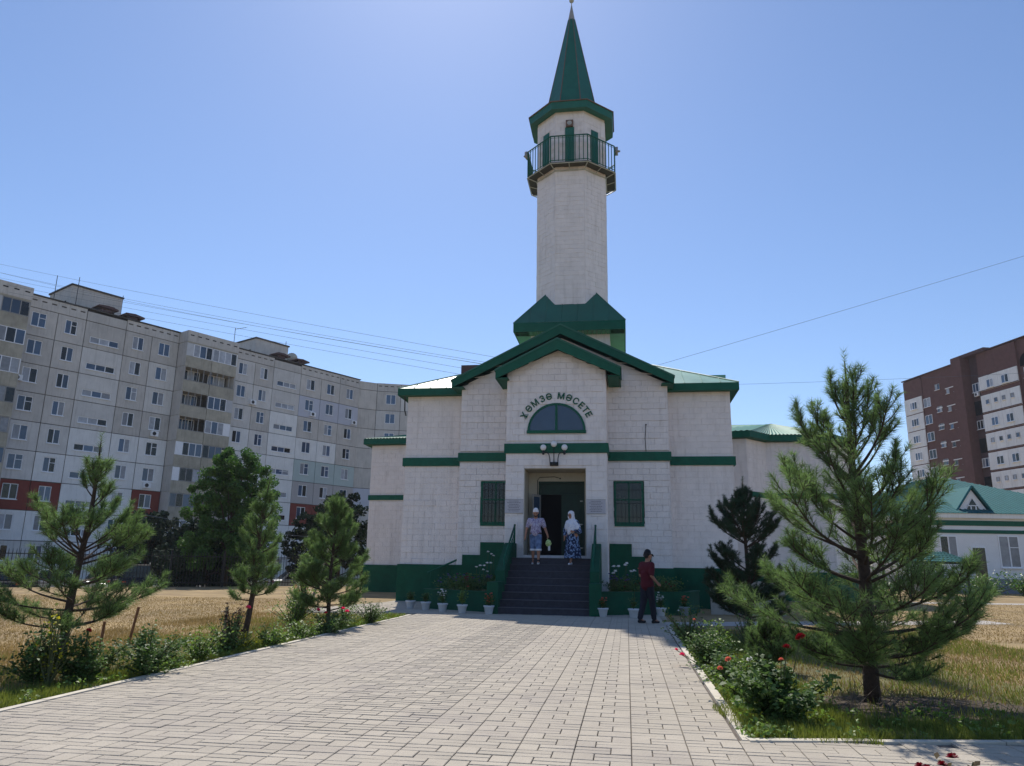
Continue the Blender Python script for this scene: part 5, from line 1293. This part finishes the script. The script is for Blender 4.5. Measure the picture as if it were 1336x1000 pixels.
def patch(P, nr, thr=.35, sc=1.3):
    f = np.sin(P[:, 0]*sc*1.7+np.sin(P[:, 1]*sc*1.1)*1.5)+np.sin(P[:, 1]*sc*2.1+P[:, 0]*sc*.7)+nr.normal(size=len(P))*.7
    return P[f > thr-1.]
def offpath(P):
    s_ = (P[:, 0]-OX)*UX+(P[:, 1]-OY)*UY; return P[s_ > S_R+.15]
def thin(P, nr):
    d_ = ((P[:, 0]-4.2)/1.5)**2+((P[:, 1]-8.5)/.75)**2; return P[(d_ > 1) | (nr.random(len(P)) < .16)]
sheet('garden_soil_left', [wl(S_L-.1, -18)[:2], wl(S_L-.1, -1.8)[:2], wl(-5.2, -1.3)[:2], wl(-5.9, -6)[:2], wl(-5.7, -12)[:2], wl(-6.4, -18)[:2]], .003, M('garden_soil'))
sheet('garden_soil_right', [(2.1, 6.85), (7.5, 7.1), wl(7.0, -10)[:2], wl(6.4, -3.6)[:2], wl(S_R+.1, -3.6)[:2]], .003, M('garden_soil'))
b = MB(); b.face([(4.2+1.5*cos(a_), 8.5+.85*sin(a_)*(1+.15*sin(3*a_)), .007) for a_ in [2*pi*i/28 for i in range(28)]]); b.build('pine_litter_shade', M('pine_litter_shade'), kind='structure')  # dark soil and litter, with the pine's shade partly painted into the brown
blades('kerb_grass', 'short green grass along the left kerb', lambda nr, n: patch(strip(nr, n, S_L-.75, S_L-.13, -17.5, -1.6), nr, -.3, 2.3), 36000, .075, .0045, 'lush_grass', 1)
blades('bed_grass', 'mixed green grass among the left roses', lambda nr, n: patch(strip(nr, n, S_L-3.2, S_L-.6, -17, -2), nr, .3), 20000, .08, .005, 'lush_grass', 2)
blades('bed_dry_grass', 'dry yellow grass among the left roses', lambda nr, n: patch(strip(nr, n, S_L-4.5, S_L-.7, -17, -2), nr, .1, .8), 30000, .09, .005, 'dry_grass', 3)
blades('right_grass', 'green grass in the right garden bed', lambda nr, n: patch(strip(nr, n, S_R+.13, S_R+1.2, -15.0, -4.3), nr, .2, 2.7), 34000, .09, .005, 'lush_grass', 4)
def near_right(nr, n): x = 2.1+nr.random(n)*5.5; y = 6.92+.03*(x-2)+nr.random(n)**1.5*1.4; return np.stack([x, y, np.zeros(n)], 1)
blades('front_grass', 'taller green grass behind the near kerb at the right', lambda nr, n: patch(thin(near_right(nr, n), nr), nr, .45, 3.1), 30000, .085, .005, 'lush_grass', 5)
def rr_(nr, n): x = 2.6+nr.random(n)*7; y = 7.2+nr.random(n)*11; return np.stack([x, y, np.zeros(n)], 1)
blades('right_mixed_grass', 'patchy green grass behind the roses at the right', lambda nr, n: patch(thin(offpath(rr_(nr, n)), nr), nr, .6, .9), 30000, .09, .006, 'lush_grass', 6)
blades('right_dry_grass', 'dry tan grass of the right lawn', lambda nr, n: thin(offpath(rr_(nr, n)), nr), 50000, .042, .006, 'dry_grass', 7)
def field(nr, n): y = 9+nr.random(n)**.8*20; x = -y*.8+nr.random(n)*(y*.8-4.8-.1*y); return np.stack([x, y, np.zeros(n)], 1)
blades('field_dry_grass', 'dry tan grass of the left lawn', field, 60000, .028, .008, 'dry_grass', 8)
def fieldr(nr, n): y = 16+nr.random(n)*18; x = 6.5+nr.random(n)*(y*.75-5); return np.stack([x, y, np.zeros(n)], 1)
blades('lawn_dry_grass', 'dry tan grass of the far right lawn', fieldr, 36000, .028, .009, 'dry_grass', 9)

V = []; rr = random.Random(77)
for i in range(420):
    if i % 2: v_ = rr.uniform(-15, -3); s_ = S_R+rr.choice([rr.uniform(.12, .25), rr.uniform(.12, 1.3)])
    else: v_ = rr.uniform(-17, -2); s_ = S_L-rr.choice([rr.uniform(.12, .25), rr.uniform(.12, 1.6)])
    if i % 5 == 1: x_ = rr.uniform(2.2, 7); y_ = 6.95+.04*(x_-2)+rr.random()**2*1.2
    else: x_, y_, _ = wl(s_, v_)
    hh_ = rr.uniform(.04, .15)
    V += leafcloud(rr, rr.randint(8, 22), lambda r: ((x_+r.gauss(0, .035), y_+r.gauss(0, .035), r.uniform(0, hh_)), (0, 0, .5)), .045)
link('weeds', npmesh('weeds', V, 4, M('light_leaf')), None, kind='stuff', label='leafy weeds along the kerbs', category='weeds')
# stakes in the left bed
for i, (x, y, h, lx, lab) in enumerate(((-6.35, 13.2, .62, .10, 'taller reddish wooden stake leaning in the dry lawn'), (-6.35, 12.3, .45, .02, 'shorter reddish wooden stake in the dry lawn'), (-4.92, 13.6, .62, .02, 'pale wooden stake beside the slender pine'))):
    t = thing('wooden_stake', lab, 'stake', (x, y, 0)); MB().tube([(0, 0, 0), (lx, 0, h)], .022, 6).build('stick', M('wood_stake' if i < 2 else 'pale_stake'), t)
# pale leaning post at the left plinth
t = thing('leaning_post', 'pale leaning post among shrubs at the left plinth', 'post', (-7.35, 29.2, 0)); MB().tube([(0, 0, 0), (.45, 0, 2.0)], .06, 6).build('pole', M('concrete'), t)

# ------------------------------------------------------------------ overhead wires
def wire(label, a, c, sag, r=.011):
    a, c = Vector(a), Vector(c); pts = [a.lerp(c, i/16)-Vector((0, 0, sag*4*(i/16)*(1-i/16))) for i in range(17)]
    o = MB().tube(pts, r, 4).build('overhead_wire', M('wire')); o['label'] = label; o['category'] = 'wire'; o['group'] = 'wires crossing the sky'
for i, (za, zb, sg) in enumerate(((28.2, 12.5, .3), (27.6, 12.2, .5), (26.4, 11.7, .2), (25.8, 11.4, .2), (27.2, 12.3, .35), (28.0, 12.4, .7))):
    k_ = 1.35
    wire(['topmost long wire sloping over the left block to the mosque', 'second long wire below the topmost over the left block', 'lower wire of the bundle grazing the left block parapet', 'faint lowest wire just above the left block parapet', 'middle wire of the bundle over the left block', 'wire close under the topmost one over the left block'][i],
         (-48.3*1.0-16, 66+8.8+i*.3, za+(za-zb)*.34), (-.9, 40+i*.3, zb), sg, .009)
wire('long wire rising steeply to the right edge of the sky', (-.5, 36, 8.7), (42, 35, 22.3), .15, .008)
wire('thin nearly level wire right of the minaret', (3, 36, 9.9), (40, 35, 12.0), .3, .006)
wire('white service wire before the dark trees at the left', (-23, 48, 4.0), (-9, 47, 2.6), .2, .012)

# ------------------------------------------------------------------ people
def caps(q, p0, r0, p1, r1, n=12, sy=1.):
    p0, p1 = Vector(p0), Vector(p1); d = p1-p0; L = d.length; rings = []
    ax = d.normalized() if L > 1e-6 else Vector((0, 0, 1)); a = ax.cross(Vector((0, 1, 0)) if abs(ax.y) < .9 else Vector((1, 0, 0))).normalized(); b_ = ax.cross(a)
    for k in range(5): t = -pi/2+pi/2*k/4; rings.append((p0+ax*r0*sin(t), max(.0008, r0*cos(t))))
    for k in range(1, 5): t = pi/2*k/4; rings.append((p1+ax*r1*sin(t), max(.0008, r1*cos(t)))) if k > 0 else None
    rings.insert(5, (p1, r1)); k0 = len(q.v)
    for c, r in rings:
        for i in range(n): t = 2*pi*i/n; o = (a*cos(t)+b_*sin(t))*r; q.v.append(tuple(c+Vector((o.x, o.y*sy, o.z))))
    for j in range(len(rings)-1):
        for i in range(n): m_ = (i+1) % n; q.f.append((k0+j*n+i, k0+j*n+m_, k0+(j+1)*n+m_, k0+(j+1)*n+i)); q.m.append(0)
    q.f.append(tuple(k0+i for i in range(n-1, -1, -1))); e = k0+(len(rings)-1)*n; q.f.append(tuple(e+i for i in range(n))); q.m += [0, 0]
def fuse(q, name, mat, parent, vox=.012, sm=4, disp=None):
    o = q.build(name, mat, parent, True)
    md = o.modifiers.new('remesh', 'REMESH'); md.mode = 'VOXEL'; md.voxel_size = vox; md.use_smooth_shade = True
    s = o.modifiers.new('smooth', 'SMOOTH'); s.factor = .5; s.iterations = sm
    if disp:
        tx = bpy.data.textures.new('folds', 'CLOUDS'); tx.noise_scale = disp[1]; dm_ = o.modifiers.new('folds', 'DISPLACE'); dm_.texture = tx; dm_.strength = disp[0]; dm_.mid_level = .5
    return o
def hand(q, wrist, fwd, side, curl=.5, s=1.):
    w, f, sd = Vector(wrist), Vector(fwd).normalized(), Vector(side).normalized(); nrm = f.cross(sd).normalized()
    caps(q, w, .026*s, w+f*.075*s, .034*s, 8, .7)
    for i, (o, l) in enumerate(((-.030, .062), (-.010, .072), (.010, .068), (.028, .054))):
        b0 = w+f*.085*s+sd*o*s; b1 = b0+(f*cos(curl*.5)+nrm*sin(curl*.5))*l*.5*s; b2 = b1+(f*cos(curl*1.5)+nrm*sin(curl*1.5))*l*.5*s
        caps(q, b0, .0095*s, b1, .009*s, 6); caps(q, b1, .009*s, b2, .0075*s, 6)
    b0 = w+f*.03*s-sd*.03*s; b1 = b0+(f*.7-sd*.6+nrm*.3).normalized()*.04*s; caps(q, b0, .012*s, b1, .010*s, 6); caps(q, b1, .010*s, b1+(f*.9+nrm*.4).normalized()*.03*s, .008*s, 6)
def head(q, c, look, s=1.):
    """head volume with brow, nose, chin, ears; returns frame"""
    c = Vector(c); f = Vector(look).normalized(); r = f.cross(Vector((0, 0, 1))).normalized(); u = r.cross(f).normalized()
    L = lambda a, b_, d: c+r*a*s+f*b_*s+u*d*s
    caps(q, L(0, -.015, .035), .088*s, L(0, .0, .02), .085*s, 14); caps(q, L(0, .03, -.02), .070*s, L(0, .045, -.075), .045*s, 12)
    caps(q, L(0, .098, .005), .010*s, L(0, .115, -.025), .014*s, 8); caps(q, L(-.04, .082, .02), .012*s, L(.04, .082, .02), .012*s, 8)
    caps(q, L(-.018, .088, -.058), .008*s, L(.018, .088, -.058), .008*s, 6)
    for sg in (-1, 1): caps(q, L(sg*.084, -.005, .01), .015*s, L(sg*.084, -.005, -.02), .012*s, 6)
    return L
def eyes(parent, L, s=1.):
    for sg in (-1, 1):
        p = L(sg*.032, .086, .002); MB().ball(p, .011*s, 8).build('eye', M('hair'), parent, True)
        q = MB(); a, c = L(sg*.015, .098, .024), L(sg*.05, .088, .024); q.tube([a, c], .005, 4); q.build('eyebrow', M('hair'), parent)
def shoe(parent, ank, fwd, mat, s=1., l=.2):
    q = MB(); a = Vector(ank); f = Vector(fwd).normalized(); caps(q, a+Vector((0, 0, -.035)), .042, a+Vector((0, 0, -.045))-f*.03, .04, 10); caps(q, a-f*.04+Vector((0, 0, -.055)), .036, a+f*(l-.06)+Vector((0, 0, -.062)), .032, 10, 1.1)
    fuse(q, 'shoe', M(mat), parent, .008, 2)
# --- man coming down the steps. local frame: x right (screen), -y toward viewer
zs = LZ*7/NS
X1, Y1, _ = wl(-.47, 1.98)
man = thing('person', 'man in white skullcap, printed shirt and denim shorts coming down the steps with a bag', 'person', (X1, Y1, zs), -TH)
q = MB()
hipL, hipR = (.09, 0, .88), (-.09, 0, .88); kL, kR = (.10, -.10, .50), (-.09, .02, .50); aL, aR = (.10, -.10, .09), (-.10, .12, .09)
caps(q, hipL, .085, kL, .058); caps(q, kL, .055, (kL[0], kL[1]+.02, .36), .054); caps(q, (kL[0], kL[1]+.02, .36), .054, aL, .036)
caps(q, hipR, .085, kR, .058); caps(q, kR, .055, (kR[0], kR[1]+.03, .36), .054); caps(q, (kR[0], kR[1]+.03, .36), .054, aR, .036)
for a_ in (aL, aR): caps(q, a_, .035, (a_[0], a_[1]-.10, .04), .03)
caps(q, (-.08, 0, .92), .11, (.08, 0, .92), .11); caps(q, (0, 0, .95), .135, (0, -.01, 1.15), .14); caps(q, (-.08, 0, 1.28), .11, (.08, 0, 1.28), .11); caps(q, (-.17, 0, 1.38), .06, (.17, 0, 1.38), .06)
caps(q, (0, .0, 1.38), .062, (0, -.03, 1.50), .056)
eR, wR = (-.29, .02, 1.12), (-.33, -.04, .87); eL, wL = (.29, .01, 1.12), (.38, -.10, .92)
caps(q, (-.20, 0, 1.37), .058, eR, .045); caps(q, eR, .044, wR, .030); caps(q, (.20, 0, 1.37), .058, eL, .045); caps(q, eL, .044, wL, .030)
hand(q, wR, (0, -.1, -1), (0, -1, 0), .5); hand(q, wL, (.25, -.3, -.9), (0, -1, 0), 1.1)
L = head(q, (0, -.045, 1.60), (.03, -1, -.42)); fuse(q, 'body', M('skin'), man, .009, 3)
eyes(man, L)
q = MB(); caps(q, L(0, -.02, .055), .096, L(0, -.02, .085), .082, 14); fuse(q, 'skullcap', M('cloth_white'), man, .01, 2)
q = MB(); caps(q, L(-.05, .055, -.075), .022, L(0, .085, -.09), .026); caps(q, L(.05, .055, -.075), .022, L(0, .085, -.09), .026); caps(q, L(0, -.075, .0), .055, L(0, -.07, -.03), .045); fuse(q, 'beard', M('hair'), man, .009, 1)
q = MB(); caps(q, (-.03, 0, 1.0), .155, (.03, 0, 1.0), .155); caps(q, (0, -.01, 1.0), .165, (0, -.01, 1.2), .160); caps(q, (-.09, 0, 1.28), .13, (.09, 0, 1.28), .13); caps(q, (-.17, 0, 1.37), .078, (.17, 0, 1.37), .078); caps(q, (-.20, 0, 1.37), .080, (-.265, .01, 1.19), .070); caps(q, (.20, 0, 1.37), .080, (.265, .01, 1.19), .070)
fuse(q, 'shirt', M('shirt_print'), man, .012, 4, (.02, .09))
q = MB(); caps(q, (-.06, 0, .93), .125, (.06, 0, .93), .125)
caps(q, hipL, .115, (kL[0], kL[1], .50), .095); caps(q, hipR, .115, (kR[0], kR[1], .50), .095); fuse(q, 'shorts', M('denim'), man, .012, 3, (.015, .08))
q = MB(); 
for k_ in (kL, kR): q.lathe([(.098, -.03), (.104, 0), (.10, .03)], (k_[0], k_[1], .45), 14)
q.build('hem', M('cloth_white'), man, True)
MB().lathe([(.172, -.02), (.175, .02)], (0, -.0, .965), 20, 0, 1.12, .85).build('belt', M('cloth_black'), man)
for a_ in (aL, aR): shoe(man, a_, (0, -1, 0), 'shoe_white')
q = MB()
for a_ in (aL, aR): q.lathe([(.040, 0), (.043, .08)], (a_[0], a_[1], .07), 10)
q.build('sock', M('cloth_black'), man)
bg = thing('bag', 'green and white patterned bag hanging from the hand of the man on the steps', 'bag', (X1+.42*cos(TH)-.14*sin(TH), Y1-.42*sin(TH)-.14*cos(TH), zs+.55), -TH)
q = MB(); caps(q, (0, 0, .13), .085, (0, 0, .10), .095, 12); fuse(q, 'pouch', M('bag_green'), bg, .012, 3, (.03, .05)); MB().tube([(-.03, 0, .2), (-.03, .02, .27), (-.02, .03, .30)], .008, 4).build('strap', M('bag_green'), bg)
q = MB(); q.lathe([(.032, -.14), (.035, -.13), (.035, .0), (.015, .05)], (.02, 0, .02), 10); q.build('bottle', M('cloth_white'), bg)
# --- woman in white headscarf
X2, Y2, _ = wl(.68, 2.02)
wo_ = thing('person', 'woman in long white headscarf and blue patterned dress stepping out of the doorway', 'person', (X2, Y2, zs), -TH-.45)
q = MB(); aL, aR = (.02, -.12, .09), (-.16, .22, .24)
caps(q, (.07, 0, .85), .09, (.04, -.08, .48), .06); caps(q, (.04, -.08, .48), .055, aL, .035); caps(q, (-.07, 0, .85), .09, (-.10, .05, .50), .06); caps(q, (-.10, .05, .50), .055, aR, .035)
for a_ in (aL, aR): caps(q, a_, .033, (a_[0], a_[1]-.09, a_[2]-.05), .028)
caps(q, (-.08, 0, .9), .12, (.08, 0, .9), .12); caps(q, (0, 0, .95), .12, (0, 0, 1.2), .125); caps(q, (-.14, 0, 1.32), .06, (.14, 0, 1.32), .06); caps(q, (0, 0, 1.33), .055, (-.01, -.03, 1.45), .05)
caps(q, (-.17, 0, 1.31), .05, (-.24, .02, 1.05), .042); caps(q, (-.24, .02, 1.05), .04, (-.22, -.10, .86), .028); caps(q, (.17, 0, 1.31), .05, (.25, -.0, 1.06), .042); caps(q, (.25, 0, 1.06), .04, (.17, -.18, 1.02), .028)
hand(q, (-.22, -.10, .86), (.1, -.2, -.95), (0, -1, 0), .5, .92); hand(q, (.17, -.18, 1.02), (-.6, -.5, .1), (0, .2, 1), 1.2, .92)
L = head(q, (-.02, -.045, 1.54), (-.12, -1, -.35), .96); fuse(q, 'body', M('skin'), wo_, .009, 3); eyes(wo_, L, .96)
q = MB(); caps(q, (0, 0, 1.0), .165, (0, 0, 1.25), .15); caps(q, (-.14, 0, 1.31), .075, (.14, 0, 1.31), .075)
caps(q, (-.17, 0, 1.31), .07, (-.25, .02, 1.03), .085); caps(q, (.17, 0, 1.31), .07, (.26, 0, 1.04), .085); caps(q, (.26, 0, 1.04), .075, (.19, -.14, 1.03), .055); caps(q, (-.25, .02, 1.03), .07, (-.23, -.06, .92), .05)
k = len(q.v); q.lathe([(.15, 1.1), (.19, .92), (.22, .6), (.26, .30), (.27, .20), (.25, .20), (.05, .24)][::-1], (0, .01, 0), 20, 0, 1, .85)
q.v[k:] = [(x+.03*sin(5*atan2(y, x))*(1.1-z), y+.04*(1-z), z) for x, y, z in q.v[k:]]
fuse(q, 'dress', M('dress_print'), wo_, .013, 3, (.03, .12))
q = MB(); caps(q, L(0, -.035, .035), .105, L(0, -.035, .02), .105, 14); caps(q, L(-.06, -.0, -.06), .05, L(.06, -.0, -.06), .05); caps(q, L(0, .02, -.12), .06, L(0, .03, -.16), .07); caps(q, L(-.075, .01, -.02), .04, L(-.07, .03, -.08), .04); caps(q, L(.075, .01, -.02), .04, L(.07, .03, -.08), .04)
caps(q, L(0, -.04, -.10), .09, (0, .0, 1.30), .15); caps(q, (-.10, 0, 1.28), .13, (-.12, .0, 1.16), .14); caps(q, (.10, .0, 1.28), .13, (.15, 0, 1.14), .15); caps(q, (-.03, -.10, 1.25), .09, (-.03, -.14, .98), .055); caps(q, (.0, -.08, 1.2), .12, (.05, -.08, 1.06), .11)
fuse(q, 'headscarf', M('scarf_cloth'), wo_, .011, 3, (.022, .07))
for a_ in (aL, aR): shoe(wo_, a_, (0, -1, 0), 'cloth_white', 1, .18)
# --- man in maroon walking to the right
X3, Y3 = 3.50, 19.55
mm = thing('person', 'man in maroon shirt and black cap walking in front of the right flower bed', 'person', (X3, Y3, .025), .5)
q = MB(); aB, aF = (-.20, .06, .10), (.14, -.06, .09)
hB, hF = (-.01, .09, .92), (.01, -.07, .92); kB, kF = (-.06, .09, .50), (.10, -.06, .50)
caps(q, hB, .09, kB, .062); caps(q, kB, .058, aB, .038); caps(q, hF, .09, kF, .062); caps(q, kF, .058, aF, .038)
for a_ in (aB, aF): caps(q, a_, .036, (a_[0]+.12, a_[1], .045), .03)
caps(q, (0, -.07, .95), .12, (0, .07, .95), .12); caps(q, (0, 0, .98), .135, (.0, 0, 1.2), .14); caps(q, (-.0, -.09, 1.33), .12, (-.0, .09, 1.33), .12); caps(q, (0, -.17, 1.43), .06, (0, .17, 1.43), .06); caps(q, (0, 0, 1.43), .062, (.035, 0, 1.55), .058)
eN, wN = (-.06, -.25, 1.16), (.10, -.25, 1.0); eF, wF = (.0, .26, 1.16), (.17, .2, 1.04)
caps(q, (0, -.20, 1.42), .058, eN, .045); caps(q, eN, .043, wN, .030); caps(q, (0, .20, 1.42), .058, eF, .045); caps(q, eF, .043, wF, .030)
hand(q, wN, (.75, .1, -.5), (0, 0, 1), .6); hand(q, wF, (1, -.2, .1), (0, 0, 1), .6)
L = head(q, (.05, 0, 1.645), (1, -.05, -.22)); fuse(q, 'body', M('skin'), mm, .009, 3); eyes(mm, L)
q = MB(); caps(q, L(0, -.03, .055), .100, L(0, -.03, .075), .09, 14); caps(q, L(-.03, .10, .045), .03, L(.03, .10, .045), .03, 8, 1); caps(q, L(0, .14, .036), .022, L(0, .16, .03), .02, 8); fuse(q, 'cap', M('cloth_black'), mm, .01, 2)
q = MB(); caps(q, L(-.02, -.065, -.0), .062, L(.02, -.065, -.03), .055); fuse(q, 'hair', M('hair'), mm, .01, 1)
q = MB(); caps(q, (0, -.05, .95), .145, (0, .05, .95), .145); caps(q, (-.01, 0, .93), .155, (0, 0, 1.2), .160); caps(q, (0, -.09, 1.33), .140, (0, .09, 1.33), .140); caps(q, (0, -.17, 1.42), .08, (0, .17, 1.42), .08); caps(q, (0, -.20, 1.41), .080, (-.05, -.245, 1.20), .068); caps(q, (0, .20, 1.41), .080, (.01, .25, 1.22), .068)
fuse(q, 'shirt', M('cloth_maroon'), mm, .012, 4, (.022, .10))
q = MB(); caps(q, (0, -.06, .95), .128, (0, .06, .95), .128); caps(q, hB, .112, kB, .085); caps(q, kB, .085, (aB[0], aB[1], .14), .068); caps(q, hF, .112, kF, .085); caps(q, kF, .085, (aF[0], aF[1], .13), .068); fuse(q, 'trousers', M('cloth_navy'), mm, .012, 3, (.02, .09))
for a_ in (aB, aF): shoe(mm, a_, (1, 0, 0), 'cloth_black')
# --- seated far person in white beyond the fence
fp = thing('person', 'tiny figure in a white shirt sitting in the shade beyond the fence', 'person', (-.43*44, 44, -.9), .3)
q = MB(); caps(q, (-.09, 0, .5), .09, (-.1, -.42, .5), .065); caps(q, (-.1, -.42, .5), .06, (-.1, -.42, .1), .04); caps(q, (.09, 0, .5), .09, (.1, -.42, .5), .065); caps(q, (.1, -.42, .5), .06, (.1, -.42, .1), .04); caps(q, (0, 0, .55), .14, (0, 0, .95), .13); caps(q, (-.17, 0, 1.0), .06, (.17, 0, 1.0), .06)
caps(q, (-.2, 0, 1.0), .05, (-.24, -.1, .75), .04); caps(q, (-.24, -.1, .75), .04, (-.12, -.3, .62), .03); caps(q, (.2, 0, 1.0), .05, (.24, -.1, .75), .04); caps(q, (.24, -.1, .75), .04, (.12, -.3, .62), .03); caps(q, (0, 0, 1.0), .055, (0, 0, 1.15), .05); L = head(q, (0, -.02, 1.22), (0, -1, 0)); fuse(q, 'body', M('skin'), fp, .016, 2)
q = MB(); caps(q, (0, 0, .58), .165, (0, 0, .95), .155); caps(q, (-.17, 0, 1.0), .085, (.17, 0, 1.0), .085); caps(q, (-.2, 0, .99), .07, (-.24, -.08, .8), .06); caps(q, (.2, 0, .99), .07, (.24, -.08, .8), .06); fuse(q, 'shirt', M('cloth_white'), fp, .016, 3)
q = MB(); caps(q, (-.09, 0, .5), .11, (-.1, -.42, .5), .085); caps(q, (.09, 0, .5), .11, (.1, -.42, .5), .085); caps(q, (-.1, -.42, .5), .08, (-.1, -.42, .15), .06); caps(q, (.1, -.42, .5), .08, (.1, -.42, .15), .06); fuse(q, 'trousers', M('cloth_navy'), fp, .016, 2)
be = thing('bench', 'dark bench under the person in white beyond the fence', 'bench', (-.43*44, 44.05, -.9), .3)
MB().box(-.8, .8, -.25, .25, .36, .41).build('seat', M('dark_metal'), be); MB().box(-.8, .8, .22, .27, .5, .85).build('backrest', M('dark_metal'), be)
for x in (-.7, .65): MB().box(x, x+.06, -.2, .2, 0, .36).build('leg', M('dark_metal'), be)
print('needles', tot)
# ------------------------------------------------------------------ haze
hz = MB().box(-640, 660, -230, 930, -2.2, 40).build('haze', M('globe'), kind='stuff')
hm = bpy.data.materials.new('haze'); hm.use_nodes = True; hn = hm.node_tree; hn.nodes.clear()
ho_ = hn.nodes.new('ShaderNodeOutputMaterial'); hv = hn.nodes.new('ShaderNodeVolumePrincipled'); hv.inputs['Color'].default_value = (.82, .88, 1, 1); hv.inputs['Density'].default_value = .00022; hv.inputs['Anisotropy'].default_value = .3
hn.links.new(hv.outputs[0], ho_.inputs['Volume']); hz.data.materials.clear(); hz.data.materials.append(hm)
